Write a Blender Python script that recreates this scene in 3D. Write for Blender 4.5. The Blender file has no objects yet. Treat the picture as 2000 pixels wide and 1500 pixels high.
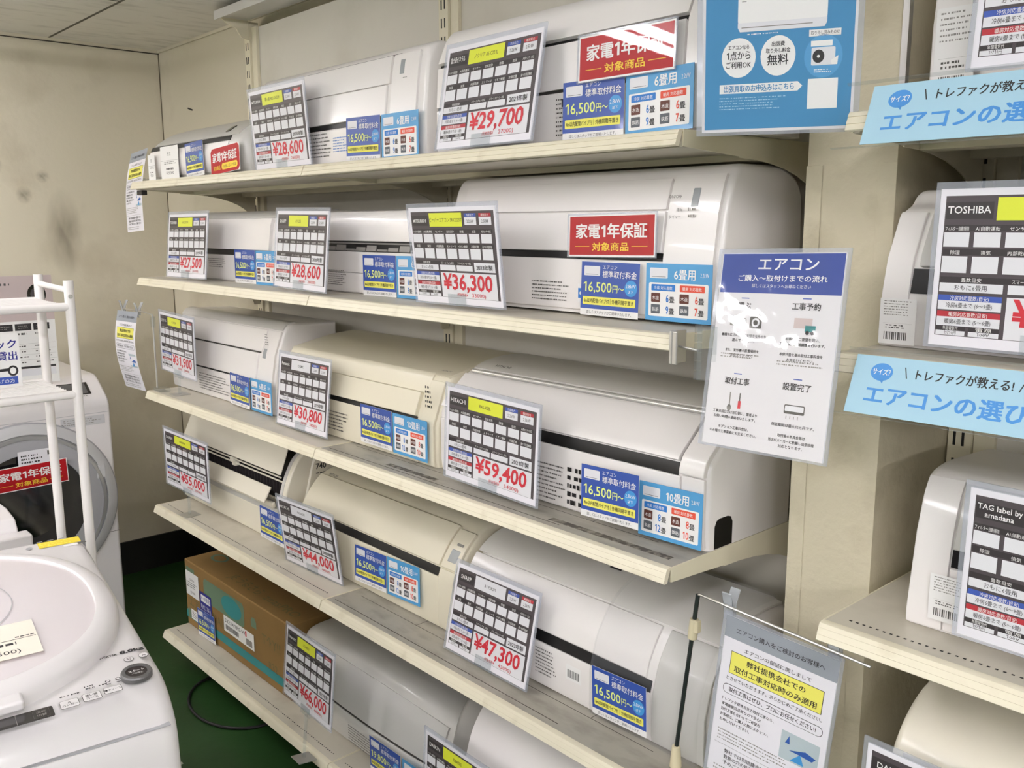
import bpy, bmesh, math, random, re
from mathutils import Vector, Matrix
random.seed(7)
S = bpy.context.scene
C = S.collection
PI = math.pi

# ------------------------------------------------------------------ camera
def look_matrix(yaw, pitch, roll):
    f = Vector((-math.sin(yaw)*math.cos(pitch), math.cos(yaw)*math.cos(pitch), math.sin(pitch)))
    r = Vector((math.cos(yaw), math.sin(yaw), 0)); u = r.cross(f)
    r2 = math.cos(roll)*r + math.sin(roll)*u; u2 = -math.sin(roll)*r + math.cos(roll)*u
    return Matrix((r2, u2, -f)).transposed().to_4x4()
cam_d = bpy.data.cameras.new('camera'); cam = bpy.data.objects.new('camera', cam_d); C.objects.link(cam)
cam.matrix_world = Matrix.Translation((3.3498, -1.2328, 1.65)) @ look_matrix(0.83631, -0.17237, -0.00325)
cam_d.sensor_width = 36; cam_d.lens = 1.79166*36/2; cam_d.clip_start = .02
S.camera = cam

# ------------------------------------------------------------------ world, lamps, exposure
S.view_settings.view_transform = 'Standard'; S.view_settings.look = 'None'
S.view_settings.exposure = 0.24; S.view_settings.gamma = 1; S.view_settings.use_curve_mapping = False
w = bpy.data.worlds.new('store'); S.world = w; w.use_nodes = True
nt = w.node_tree; bg = nt.nodes['Background']; bg.inputs[0].default_value = (1.0, .97, .985, 1)
tc = nt.nodes.new('ShaderNodeTexCoord'); sp = nt.nodes.new('ShaderNodeSeparateXYZ'); mr = nt.nodes.new('ShaderNodeMapRange')
nt.links.new(tc.outputs['Generated'], sp.inputs[0]); nt.links.new(sp.outputs['Z'], mr.inputs['Value']); nt.links.new(mr.outputs[0], bg.inputs[1])
for k, v in ((1, -.04), (2, .30), (3, .12), (4, 1.6)): mr.inputs[k].default_value = v      # dim store floor below, bright rows of lights above the horizon
LAMPS = [(x, y, k*q) for x, k in ((1.30, 40), (3.75, 57), (6.3, 90)) for y, q in ((-1.5, 1.0), (-3.9, 1.7), (-6.3, 1.9))] + [(-.62, -1.2, 27), (-.40, -3.9, 62), (-.40, -6.3, 70)]   # ceiling tubes: x, y, strength (built with the room)
# ------------------------------------------------------------------ materials
def lin(h):
    h = h.lstrip('#'); c = [int(h[i:i+2], 16)/255 for i in (0, 2, 4)]
    return tuple(v/12.92 if v <= .04045 else ((v+.055)/1.055)**2.4 for v in c) + (1,)
MATS = {}
def mat(name, col, rough=.5, metal=0, coat=0, alpha=None, noise=None, bump=None, spec=.5):
    """noise = (scale, second colour, low, high[, stretch]) ; bump = (scale, strength)"""
    m = bpy.data.materials.new(name); m.use_nodes = True; nt = m.node_tree; b = nt.nodes['Principled BSDF']
    b.inputs['Base Color'].default_value = lin(col); b.inputs['Roughness'].default_value = rough
    b.inputs['Metallic'].default_value = metal; b.inputs['Coat Weight'].default_value = coat
    b.inputs['Coat Roughness'].default_value = .06; b.inputs['Specular IOR Level'].default_value = spec
    tc = nt.nodes.new('ShaderNodeTexCoord')
    if noise:
        mp = nt.nodes.new('ShaderNodeMapping'); nt.links.new(tc.outputs['Object'], mp.inputs[0])
        if len(noise) > 4: mp.inputs['Scale'].default_value = noise[4]
        n = nt.nodes.new('ShaderNodeTexNoise'); n.inputs['Scale'].default_value = noise[0]; n.inputs['Detail'].default_value = 6
        nt.links.new(mp.outputs[0], n.inputs['Vector'])
        r = nt.nodes.new('ShaderNodeValToRGB'); r.color_ramp.elements[0].position = noise[2]; r.color_ramp.elements[1].position = noise[3]
        r.color_ramp.elements[0].color = lin(col); r.color_ramp.elements[1].color = lin(noise[1])
        nt.links.new(n.outputs['Fac'], r.inputs[0]); nt.links.new(r.outputs[0], b.inputs['Base Color'])
    if bump:
        n2 = nt.nodes.new('ShaderNodeTexNoise'); n2.inputs['Scale'].default_value = bump[0]; n2.inputs['Detail'].default_value = 4
        nt.links.new(tc.outputs['Object'], n2.inputs['Vector'])
        bp = nt.nodes.new('ShaderNodeBump'); bp.inputs['Strength'].default_value = bump[1]; bp.inputs['Distance'].default_value = .004
        nt.links.new(n2.outputs['Fac'], bp.inputs['Height']); nt.links.new(bp.outputs[0], b.inputs['Normal'])
    if alpha is not None: b.inputs['Alpha'].default_value = alpha
    MATS[name] = m; return m
def clear(name, tint, milk, rough=.05, bump=None, gloss=1.0):
    """thin clear plastic: transparent + a little milky diffuse + fresnel gloss"""
    m = bpy.data.materials.new(name); m.use_nodes = True; nt = m.node_tree; nt.nodes.clear()
    out = nt.nodes.new('ShaderNodeOutputMaterial'); tr = nt.nodes.new('ShaderNodeBsdfTransparent'); tr.inputs[0].default_value = lin(tint)
    df = nt.nodes.new('ShaderNodeBsdfDiffuse'); df.inputs[0].default_value = lin('#dfe3ea')
    mx = nt.nodes.new('ShaderNodeMixShader'); mx.inputs[0].default_value = milk
    nt.links.new(tr.outputs[0], mx.inputs[1]); nt.links.new(df.outputs[0], mx.inputs[2])
    gl = nt.nodes.new('ShaderNodeBsdfGlossy'); gl.inputs['Roughness'].default_value = rough
    fr = nt.nodes.new('ShaderNodeFresnel'); fr.inputs[0].default_value = 1.42
    mu = nt.nodes.new('ShaderNodeMath'); mu.operation = 'MULTIPLY'; mu.inputs[1].default_value = gloss
    ge = nt.nodes.new('ShaderNodeNewGeometry'); iv = nt.nodes.new('ShaderNodeMath'); iv.operation = 'SUBTRACT'; iv.inputs[0].default_value = 1
    m3 = nt.nodes.new('ShaderNodeMath'); m3.operation = 'MULTIPLY'
    nt.links.new(ge.outputs['Backfacing'], iv.inputs[1]); nt.links.new(fr.outputs[0], m3.inputs[0]); nt.links.new(iv.outputs[0], m3.inputs[1])
    nt.links.new(m3.outputs[0], mu.inputs[0])
    m2 = nt.nodes.new('ShaderNodeMixShader'); nt.links.new(mu.outputs[0], m2.inputs[0])
    nt.links.new(mx.outputs[0], m2.inputs[1]); nt.links.new(gl.outputs[0], m2.inputs[2]); nt.links.new(m2.outputs[0], out.inputs[0])
    if bump:
        tc = nt.nodes.new('ShaderNodeTexCoord'); n2 = nt.nodes.new('ShaderNodeTexNoise'); n2.inputs['Scale'].default_value = bump[0]; n2.inputs['Detail'].default_value = 3
        nt.links.new(tc.outputs['Object'], n2.inputs['Vector'])
        bp = nt.nodes.new('ShaderNodeBump'); bp.inputs['Strength'].default_value = bump[1]; bp.inputs['Distance'].default_value = .01
        nt.links.new(n2.outputs['Fac'], bp.inputs['Height']); nt.links.new(bp.outputs[0], gl.inputs['Normal']); nt.links.new(bp.outputs[0], fr.inputs['Normal'])
    MATS[name] = m; return m
mat('wall_paint', '#d2cbb6', .75, noise=(3.2, '#bab19b', .52, .78), bump=(45, .25))
mat('pillar_paint', '#cfc7ae', .7, noise=(7, '#b1a88e', .55, .8), bump=(60, .5))
mat('ceiling_board', '#e4e1db', .9, noise=(26, '#c9c6bf', .5, .75, (1, .25, 1)))
mat('floor_paint', '#1d3d16', .45, noise=(2.2, '#254820', .45, .8), bump=(30, .15))
mat('floor_chip', '#b9bfae', .6)
mat('black_vinyl', '#15130f', .5)
mat('dark_line', '#3d372d', .7)
mat('joint_line', '#5d584e', .8)
mat('corner_line', '#6e644f', .8)
mat('cream', '#e6dfc6', .42, noise=(5, '#dad2b6', .5, .8))
mat('cream_rail', '#e8e1ca', .4, noise=(14, '#d3cab0', .58, .8))
mat('cream_deck', '#cfc9ba', .38, noise=(9, '#b9b3a4', .5, .8))
mat('dirty_deck', '#a9a599', .42, noise=(11, '#8a857a', .46, .78, (1, 2.5, 1)))
mat('scuff', '#4d4840', .7, noise=(60, '#8d887c', .45, .62))
mat('panel_board', '#dcd8cc', .6, noise=(4, '#d0cbbd', .5, .8))
mat('shadow_gap', '#0c0b0a', .6)
mat('ac_white', '#f0ece9', .3, coat=.25)
mat('ac_warm', '#ebe5d4', .32, coat=.2)
mat('ac_ivory', '#e6dfc9', .34, coat=.15)
mat('ac_grey', '#cfcdc8', .32, coat=.2)
mat('ac_top', '#e6e3dd', .4)
mat('seam', '#3a3733', .6)
mat('outlet_black', '#060606', .45)
mat('vane', '#8d8a85', .5)
mat('chrome', '#f0efec', .22, metal=.55)
mat('display_grey', '#9da2a4', .3, coat=.3)
mat('print_grey', '#55534f', .7)
mat('print_light', '#8f8c87', .7)
mat('black', '#141214', .55)
mat('card_dark', '#4b4447', .6)
mat('card_black', '#322c2e', .6)
mat('paper', '#eceaf0', .6)
mat('box_white', '#e4e4e8', .6)
mat('yellow', '#dfe63a', .6)
mat('soft_yellow', '#efe96a', .6)
mat('lime_text', '#e6f08a', .6)
mat('head_blue', '#3a56ac', .6)
mat('head_red', '#b32b36', .6)
mat('price_red', '#c92837', .6)
mat('fee_blue', '#2b4da0', .5, coat=.3)
mat('circle_blue', '#3f93d2', .5)
mat('room_blue', '#4d9bd0', .5, coat=.3)
mat('tag_blue', '#2a78c8', .6)
mat('tag_orange', '#e0523a', .6)
mat('tag_brown', '#5e3126', .6)
mat('tag_slate', '#585d63', .6)
mat('warn_red', '#b0141d', .5, spec=.25)
mat('warn_yellow', '#f5d23c', .6)
mat('poster_blue', '#3b88ba', .6)
mat('poster_navy', '#233f92', .6)
mat('poster_white', '#e3e1e4', .6)
mat('sky_paper', '#a9cfe2', .6)
mat('sky_text', '#4b92d8', .6)
mat('grey_band', '#9aa0a8', .6)
mat('text_dark', '#2c2a2b', .7)
mat('white', '#f1f0ee', .5)
mat('card_box', '#8a6b39', .8, noise=(3, '#7d6032', .45, .8))
mat('box_teal', '#2e8284', .8)
mat('box_teal_dark', '#647c63', .8)
mat('box_print', '#6d6238', .8)
mat('indigo', '#2a2a86', .6)
mat('washer_white', '#e6e2e2', .28, coat=.35)
mat('washer_lid', '#e2dadc', .22, coat=.5)
mat('washer_grey', '#c9c9cb', .3, coat=.3)
mat('washer_shade', '#a9a9ad', .35)
mat('smoke_glass', '#0b0a0b', .06, coat=1)
mat('silver', '#b9babd', .28, metal=.7)
mat('panel_dark', '#2b2828', .25, coat=.5)
mat('ring_grey', '#6d6c6c', .35, metal=.4)
mat('button_brown', '#2d2625', .35)
mat('tube_white', '#efebe8', .3, coat=.3)
mat('label_yellow', '#e8d02c', .5)
mat('cream_paper', '#f4ecdd', .7)
mat('metal', '#c9c8c4', .3, metal=.75)
mat('dark_rod', '#4d5454', .3, metal=.9)
mat('joint_cream', '#d9cfae', .45)
mat('pink_grey', '#c9b9b7', .5)
mat('teal_photo', '#b8c6cb', .5)
mat('photo_blue', '#2d58a5', .5)
clear('sleeve_clear', '#ffffff', .0, .07, None, .55)
clear('sleeve_edge', '#f2f4f9', .22, .1, None, .8)
clear('laminate', '#ffffff', .02, .03, (7, .30), 1.3)
clear('laminate_flat', '#ffffff', .01, .02, (6, .02), .8)
clear('clear_plastic', '#f6f8f8', .05, .08, None, 1.0)
clear('clip_plastic', '#f4f6f6', .38, .1, None, 1.2)
clear('film', '#ffffff', .06, .10, (20, .7), 1.0)

# ------------------------------------------------------------------ mesh helper
_tc = {}
def glyphs(s, bold=0.0, res=2):
    k = (s, bold, res)
    if k not in _tc and '1' in s and len(s) > 0:                     # the built-in 1 is a bare bar: draw a flagged one
        vs, fs, x = [], [], 0.
        q = 0.; e = bold*.7
        for part in re.split('(1)', s):
            if part == '1':
                n0 = len(vs); pts = [(.20-e, 0), (.31+e, 0), (.31+e, .71), (.22-e, .71), (.03, .60), (.03, .50-e), (.20-e, .585)]
                vs += [(x+.06+a, b) for a, b in pts]; fs.append(tuple(range(n0, n0+7))); x += .50
            elif part:
                a, f = glyphs(part, bold, res)
                if a:
                    n0 = len(vs); lo = min(p[0] for p in a); vs += [(p[0]-lo+x+.04, p[1]) for p in a]; fs += [tuple(i+n0 for i in g) for g in f]
                    x += max(p[0] for p in a)-lo+.09
        _tc[k] = (vs, fs)
    if k not in _tc:
        cu = bpy.data.curves.new('t', 'FONT'); cu.body = s; cu.resolution_u = res; cu.offset = bold
        ob = bpy.data.objects.new('t', cu); me = bpy.data.meshes.new_from_object(ob)
        vs = [(v.co.x, v.co.y) for v in me.vertices]; fs = [tuple(p.vertices) for p in me.polygons]
        bpy.data.objects.remove(ob); bpy.data.curves.remove(cu); bpy.data.meshes.remove(me)
        _tc[k] = (vs, fs)
    return _tc[k]
L = .00022                                          # thickness of one printed layer
class MB:
    def __init__(s): s.v = []; s.f = []; s.m = []; s.names = []
    def mi(s, name):
        if name not in s.names: s.names.append(name)
        return s.names.index(name)
    def add(s, vs, fs, m):
        k = len(s.v); i = s.mi(m); s.v += [tuple(p) for p in vs]
        for f in fs: s.f.append(tuple(a+k for a in f)); s.m.append(i)
    def box(s, x0, y0, z0, x1, y1, z1, m, M=None):
        vs = [(x, y, z) for z in (z0, z1) for y in (y0, y1) for x in (x0, x1)]
        if M is not None: vs = [M @ Vector(p) for p in vs]
        s.add(vs, [(0, 2, 3, 1), (4, 5, 7, 6), (0, 1, 5, 4), (2, 6, 7, 3), (0, 4, 6, 2), (1, 3, 7, 5)], m)
    def prism(s, prof, x0, x1, m, axis='x'):
        """closed profile list of (a,b) extruded; axis x: (y,z); axis y: (x,z); axis z: (x,y)"""
        n = len(prof); P = {'x': lambda t, a, b: (t, a, b), 'y': lambda t, a, b: (a, t, b), 'z': lambda t, a, b: (a, b, t)}[axis]
        vs = [P(x0, *p) for p in prof] + [P(x1, *p) for p in prof]
        s.add(vs, [tuple(range(n)), tuple(range(2*n-1, n-1, -1))] + [(i, i+n, (i+1) % n + n, (i+1) % n) for i in range(n)], m)
    def loft(s, rings, m, cap=True):
        n = len(rings[0]); vs = [p for r in rings for p in r]; fs = []
        for k in range(len(rings)-1):
            for i in range(n): fs.append((k*n+i, (k+1)*n+i, (k+1)*n+(i+1) % n, k*n+(i+1) % n))
        if cap: fs += [tuple(range(n)), tuple(range(len(vs)-1, len(vs)-n-1, -1))]
        s.add(vs, fs, m)
    def tube(s, pts, r, m, seg=10):
        pts = [Vector(p) for p in pts]; rings = []
        for i, p in enumerate(pts):
            d = (pts[min(i+1, len(pts)-1)] - pts[max(i-1, 0)]).normalized()
            a = d.orthogonal().normalized() if i == 0 else (a - d*a.dot(d)).normalized()
            b = d.cross(a); rr = r[i] if isinstance(r, (list, tuple)) else r
            rings.append([p + (a*math.cos(t)+b*math.sin(t))*rr for t in [2*PI*k/seg for k in range(seg)]])
        s.loft(rings, m)
    def disc_stack(s, prof, m, M, seg=48, cap=True):
        """lathe: prof [(r, h)] about local z of M"""
        rings = [[M @ Vector((r*math.cos(t), r*math.sin(t), h)) for t in [2*PI*k/seg for k in range(seg)]] for r, h in prof]
        s.loft(rings, m, cap)
    # ---- flat print in the local x-z plane, facing -y
    def rect(s, x0, z0, x1, z1, m, l=1):
        y = -l*L; s.add([(x0, y, z0), (x1, y, z0), (x1, y, z1), (x0, y, z1)], [(0, 1, 2, 3)], m)
    def rrect(s, x0, z0, x1, z1, r, m, l=1, seg=4):
        y = -l*L; vs = []
        for cx, cz, a0 in ((x1-r, z0+r, -90), (x1-r, z1-r, 0), (x0+r, z1-r, 90), (x0+r, z0+r, 180)):
            for k in range(seg+1):
                a = math.radians(a0+90*k/seg); vs.append((cx+r*math.cos(a), y, cz+r*math.sin(a)))
        s.add(vs, [tuple(range(len(vs)))], m)
    def disc(s, cx, cz, rx, rz, m, l=1, seg=28):
        s.add([(cx+rx*math.cos(2*PI*k/seg), -l*L, cz+rz*math.sin(2*PI*k/seg)) for k in range(seg)], [tuple(range(seg))], m)
    def poly(s, pts, m, l=1): s.add([(x, -l*L, z) for x, z in pts], [tuple(range(len(pts)))], m)
    def text(s, t, x, z, h, m, l=2, w=None, al='l', bold=0., sx=1., res=2, slant=0.):
        """x,z = left (or centre / right) end of the baseline; h = em height; w = exact width"""
        wide = bold if bold and any(ord(c) > 0x2000 for c in t) else 0
        vs, fs = glyphs(t, 0. if wide else bold, res)
        if not vs: return
        a = min(p[0] for p in vs); b = max(p[0] for p in vs); k = h*sx if w is None else w/(b-a)
        off = {'l': 0, 'c': -(b-a)*k/2, 'r': -(b-a)*k}[al]
        cps = [(0, 0)]
        if wide: d = wide*h*.75; cps = [(-d, -d*.6), (d, -d*.6), (-d, d*.6), (d, d*.6)]
        for i, (dx, dz) in enumerate(cps): s.add([(x+off+dx+(p[0]-a)*k+p[1]*h*slant, -l*L-i*.00006, z+dz+p[1]*h) for p in vs], fs, m)
    def lines(s, x0, z0, x1, z1, n, m, l=2, fill=.5, ragged=True, chunk=.004):
        """n rows of illegible fine print"""
        dz = (z1-z0)/n
        for i in range(n):
            z = z1-dz*(i+1); x = x0; end = x1-(random.random()*.3*(x1-x0) if ragged else 0)
            while x < end:
                wd = chunk*(.3+.9*random.random()); q = random.uniform(.75, 1.1); s.rect(x, z+dz*(1-fill*q)/2, min(x+wd, end), z+dz*(1+fill*q)/2, m, l); x += wd+chunk*(.3+.5*(random.random() < .25))
    def merge(s, o, M):
        for f, i in zip(o.f, o.m): s.add([M @ Vector(o.v[k]) for k in f], [tuple(range(len(f)))], o.names[i])
    def xform(s, fn): s.v = [tuple(fn(Vector(p))) for p in s.v]; return s
    def build(s, name, parent=None, M=None, bevel=0, sharp=35, seg=2):
        me = bpy.data.meshes.new(name); me.from_pydata(s.v, [], s.f)
        for n in s.names: me.materials.append(MATS[n])
        me.polygons.foreach_set('material_index', s.m); me.polygons.foreach_set('use_smooth', [True]*len(s.f))
        bm = bmesh.new(); bm.from_mesh(me)
        lim = math.radians(sharp)
        for e in bm.edges:
            if len(e.link_faces) != 2 or e.calc_face_angle(0) > lim: e.smooth = False
        bm.to_mesh(me); bm.free()
        o = bpy.data.objects.new(name, me); C.objects.link(o)
        if parent: o.parent = parent
        if M is not None: o.matrix_local = M
        if bevel:
            b = o.modifiers.new('edge', 'BEVEL'); b.width = bevel; b.segments = seg; b.limit_method = 'ANGLE'; b.angle_limit = math.radians(40); b.harden_normals = True
        return o
def tag(o, label=None, cat=None, group=None, kind=None):
    for k, v in (('label', label), ('category', cat), ('group', group), ('kind', kind)):
        if v: o[k] = v
    return o
def thing(name, M, label, cat, group=None):
    o = bpy.data.objects.new(name, None); o.empty_display_size = .05; C.objects.link(o)
    o.matrix_world = M if isinstance(M, Matrix) else Matrix.Translation(M)
    return tag(o, label, cat, group)
def struct(o, label=None): return tag(o, label, kind='structure')
def copy_tree(o, M, label=None, group=None):
    c = o.copy(); C.objects.link(c); c.matrix_world = M
    if label: c['label'] = label
    if group: c['group'] = group
    for ch in o.children:
        d = ch.copy(); C.objects.link(d); d.parent = c
        for g in ch.children:
            e = g.copy(); C.objects.link(e); e.parent = d
    return c
def pose(x, y, z, yaw=0, tilt=0, roll=0, drop=0):
    """x,y,z = centre of a flat sheet; returns the frame of its bottom centre (local x right, z up, -y facing out)"""
    yaw, tilt, roll = map(math.radians, (yaw, tilt, roll))
    u = Vector((math.cos(yaw), math.sin(yaw), 0)); n0 = Vector((math.sin(yaw), -math.cos(yaw), 0))
    v = math.cos(tilt)*Vector((0, 0, 1)) - math.sin(tilt)*n0
    u, v = math.cos(roll)*u + math.sin(roll)*v, -math.sin(roll)*u + math.cos(roll)*v
    p = Vector((x, y, z)) - v*drop
    m = Matrix((u, v.cross(u), v)).transposed().to_4x4(); m.translation = p
    return m

# ------------------------------------------------------------------ room shell
Z1, Z2, Z3, Z4, Z5 = 1.801, 1.467, 1.054, .620, .121
XW, YB, HC = -1.005, .52, 2.437
m = MB(); m.box(XW-.2, -7.5, -.1, 8, .7, 0, 'floor_paint')
struct(m.build('floor'), 'dark green painted floor')
chips = MB()
for x, y, a, b in ((1.02, -.30, .011, .007), (1.16, -.335, .013, .006), (.72, -.25, .006, .004)):
    chips.box(x-a, y-b, 0, x+a, y+b, .002, 'floor_chip')
struct(chips.build('trim_1'), 'pale paint chips in the green floor')
m = MB(); m.box(XW-.2, -7.5, HC, 8, .7, HC+.1, 'ceiling_board')
for (x0, y0, x1, y1) in ((XW, .045, .2, .055), (-.15, -3, -.142, .05), (XW, -.86, 3, -.852)):
    m.box(x0, y0, HC-.0012, x1, y1, HC, 'joint_line')
struct(m.build('ceiling'), 'grey ceiling boards with thin dark joints')
m = MB(); m.box(XW-.15, -7, 0, XW, .7, HC, 'wall_paint')
struct(m.build('wall_left'), 'stained beige plaster wall')
m = MB(); m.box(XW, YB, 0, 7, YB+.15, HC, 'wall_paint')
struct(m.build('wall_back'), 'beige plaster wall behind the shelving')
m = MB(); m.box(XW, -7, 0, XW+.012, YB, .16, 'black_vinyl')
struct(m.build('baseboard_left'), 'black vinyl baseboard')
m = MB(); m.box(XW+.012, YB-.012, 0, 2.45, YB, .16, 'black_vinyl')
struct(m.build('baseboard_back'), 'black vinyl baseboard')
m = MB(); m.box(XW, -7, HC-.012, XW+.012, YB, HC, 'wall_paint'); m.box(XW, -7, HC-.016, XW+.004, YB, HC-.012, 'dark_line')
m.box(XW, YB-.010, HC-.012, 4, YB, HC, 'wall_paint'); m.tube([(XW+.002, YB-.002, 0), (XW+.002, YB-.002, HC)], .0022, 'corner_line', 6)
struct(m.build('trim_2'), 'thin moulding along the ceiling')
# grubby marks on the plaster (stains with a shape of their own)
mat('stain', '#8f8776', .8)
nt = MATS['stain'].node_tree; b = nt.nodes['Principled BSDF']
tc = nt.nodes.new('ShaderNodeTexCoord'); mp = nt.nodes.new('ShaderNodeMapping')
gr = nt.nodes.new('ShaderNodeTexGradient'); gr.gradient_type = 'SPHERICAL';
nz = nt.nodes.new('ShaderNodeTexNoise'); nz.inputs['Scale'].default_value = 2.2
mu = nt.nodes.new('ShaderNodeMath'); mu.operation = 'MULTIPLY'; m2 = nt.nodes.new('ShaderNodeMath'); m2.operation = 'MULTIPLY'; m2.inputs[1].default_value = .8
nt.links.new(tc.outputs['Object'], mp.inputs[0]); nt.links.new(mp.outputs[0], gr.inputs[0]); nt.links.new(tc.outputs['Object'], nz.inputs['Vector'])
nt.links.new(gr.outputs['Fac'], mu.inputs[0]); nt.links.new(nz.outputs['Fac'], mu.inputs[1]); nt.links.new(mu.outputs[0], m2.inputs[0]); nt.links.new(m2.outputs[0], b.inputs['Alpha'])

# bare tube fixtures along the ceiling of the aisle
for x, y, st in LAMPS:
    nm = 'tube_%d' % round(st)
    if nm not in MATS:
        mm = bpy.data.materials.new('glowing_tube'); mm.use_nodes = True; nt = mm.node_tree; nt.nodes.clear()
        e = nt.nodes.new('ShaderNodeEmission'); e.inputs[0].default_value = (1, .968, 1.0, 1); e.inputs[1].default_value = st
        nt.links.new(e.outputs[0], nt.nodes.new('ShaderNodeOutputMaterial').inputs[0]); MATS[nm] = mm
    t = thing('ceiling_light', (x, y, HC), 'white two tube ceiling light above the aisle', 'ceiling light', 'ceiling lights above the aisle')
    m = MB(); m.box(-.10, -.63, -.05, .10, .63, 0, 'tube_white'); m.build('fixture_body', t, bevel=.004)
    for dx in (-.055, .055):
        m = MB(); m.tube([(dx, -.59, -.085), (dx, .59, -.085)], .016, nm, 14); m.build('tube', t)
        m = MB()
        for yy in (-.61, .59): m.box(dx-.014, yy, -.105, dx+.014, yy+.02, -.05, 'tube_white')
        m.build('tube_holder', t)
# pillar
PX0, PX1, PY0 = 2.508, 2.663, .20
m = MB(); m.box(PX0, PY0, 0, PX1, YB, HC, 'pillar_paint')
for x in (PX0, PX1-.028): m.box(x-.001, PY0-.0018, 0, x+.029, PY0, 1.745, 'pillar_paint')
struct(m.build('wall_pillar', bevel=.003), 'cream painted pillar between the two shelving units')
m = MB(); m.box(PX1-.004, PY0-.006, 1.86, PX1+.006, PY0+.006, HC, 'metal')
struct(m.build('trim_3'), 'thin metal corner strip on the pillar')

# ------------------------------------------------------------------ shelving
def post_mb(x0, x1, z1=2.40):
    m = MB(); m.box(x0, .462, .02, x1, .50, z1, 'cream'); z = .1
    while z < z1-.05:
        for dx in (.009, .024): m.box(x0+dx, .4612, z, x0+dx+.005, .4622, z+.026, 'shadow_gap')
        z += .05
    return m
def frame(name, xs, label):
    t = thing(name, (xs[0], .48, 0), label, 'shelving frame', 'shelving frames against the back wall')
    inv = Matrix.Translation((-xs[0], -.48, 0))
    for x in xs: post_mb(x-.033, x+.008).xform(lambda p: inv @ p).build('upright', t, bevel=.0015)
    for a, b in zip(xs, xs[1:]):
        m = MB(); m.box(a+.009, .482, .03, b-.034, .497, 2.38, 'panel_board'); m.box(a+.009, .470, .03, a+.045, .482, 2.38, 'cream'); m.box(b-.05, .474, .03, b-.034, .482, 2.38, 'cream')
        m.xform(lambda p: inv @ p).build('back_panel', t, bevel=.001)
    return t
frame('shelving_frame', (0, 1.2, 2.4), 'cream slotted steel uprights and back panels left of the pillar')
frame('shelving_frame', (2.70, 3.90), 'cream slotted steel uprights and back panel right of the pillar')
LIP = [(-.016, -.027), (-.0185, -.025), (-.0152, -.0175), (-.0146, -.0170), (-.0158, -.0164), (-.0116, -.0078), (-.0110, -.0073), (-.0122, -.0067), (-.0085, -.001), (-.004, .0005), (.004, .0005), (.004, -.003), (.0, -.004), (-.008, -.027)]
def bracket_prof(h):
    pts = [(.002, .0), (.002, -.027), (.16, -.036)]
    for k in range(9):
        a = k/8*PI/2; pts.append((.16+.27*math.sin(a), -.038-h*(1-math.cos(a))))
    return pts + [(.455, -.038-h), (.455, .0)]
def shelf(x0, x1, z, label, dirty=False, holes=False, scuffs=(), base=False):
    t = thing('shelf', (x0, 0, z), label, 'shelf', 'cream metal shelves')
    W = x1-x0; g = .0018; gd = .0036
    m = MB(); d = 'dirty_deck' if dirty else 'cream_deck'
    m.box(gd, .004, -.028, W-gd, .458, 0, d)
    m.box(gd, .21, -.040, W-gd, .27, -.028, 'cream'); m.box(gd, .40, -.045, W-gd, .43, -.028, 'cream')
    if holes:
        x = .03
        while x < W-.03: m.box(x, .027, -.001, x+.004, .0305, .0003, 'shadow_gap'); x += .0105
    if dirty:
        m.box(.02, .0215, 0, W*.75, .0232, .0003, 'dark_line'); m.box(.05, .088, 0, W-.1, .0892, .0003, 'seam')
        for x in (.31, .62, .93): m.box(x, .0892, 0, x+.0012, .3, .0003, 'seam')
    for (a, b, c, e) in scuffs: m.box(a, c, 0, b, e, .0004, 'scuff')
    m.build('deck', t)
    m = MB(); m.prism(LIP, g, W-g, 'cream_rail'); m.build('price_rail', t, sharp=20)
    for x in ((.0008, .0034), (W-.0034, W-.0008)):
        m = MB(); m.prism(bracket_prof(.085 if not base else .02), x[0], x[1], 'cream'); m.build('bracket', t)
    return t
rows = (('top', Z1), ('second', Z2), ('third', Z3), ('fourth', Z4), ('bottom', Z5))
for i, (nm, z) in enumerate(rows):
    lo = i == 4
    extra = ('holding the corner unit', 'under the 27,500 yen card', 'under the 31,900 yen card', 'under the 55,000 yen card', 'under the brown carton')[i]
    shelf(.0, 1.2, z, 'cream metal shelf at the left of the %s row, %s' % (nm, extra), holes=i >= 3, base=lo)
    extra = ('under the 29,700 yen card', 'under the 36,300 yen card', 'under the 59,400 yen card', 'under the 47,300 yen card', 'under the 19,800 yen card')[i]
    shelf(1.2, 2.4, z, 'cream metal shelf left of the pillar, %s row, %s' % (nm, extra), dirty=i in (2, 3), holes=lo, base=lo,
          scuffs={2: [(.27, .47, .034, .05), (.86, 1.17, .03, .046)]}.get(i, ()))
for i, (nm, z) in enumerate(rows[:4]):
    extra = ('behind the upper blue banner', 'behind the lower blue banner', 'with its front edge bare', 'lowest there')[i]
    shelf(2.688, 3.888, z, 'cream metal shelf right of the pillar, %s row, %s' % (nm, extra), holes=i == 2)
t = thing('top_shelf', (0, .33, 2.39), 'grey shelf end with cream bracket up near the ceiling', 'shelf')
m = MB(); m.box(0, .005, .014, 1.2, .13, .029, 'ac_grey'); m.box(0, 0, 0, 1.2, .0048, .030, 'ac_grey'); m.build('deck', t)
m = MB(); m.prism([(.02, .012), (.04, -.005), (.08, -.02), (.1, -.05), (.13, -.055), (.13, .012)], .004, .010, 'cream'); m.build('bracket', t)

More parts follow.
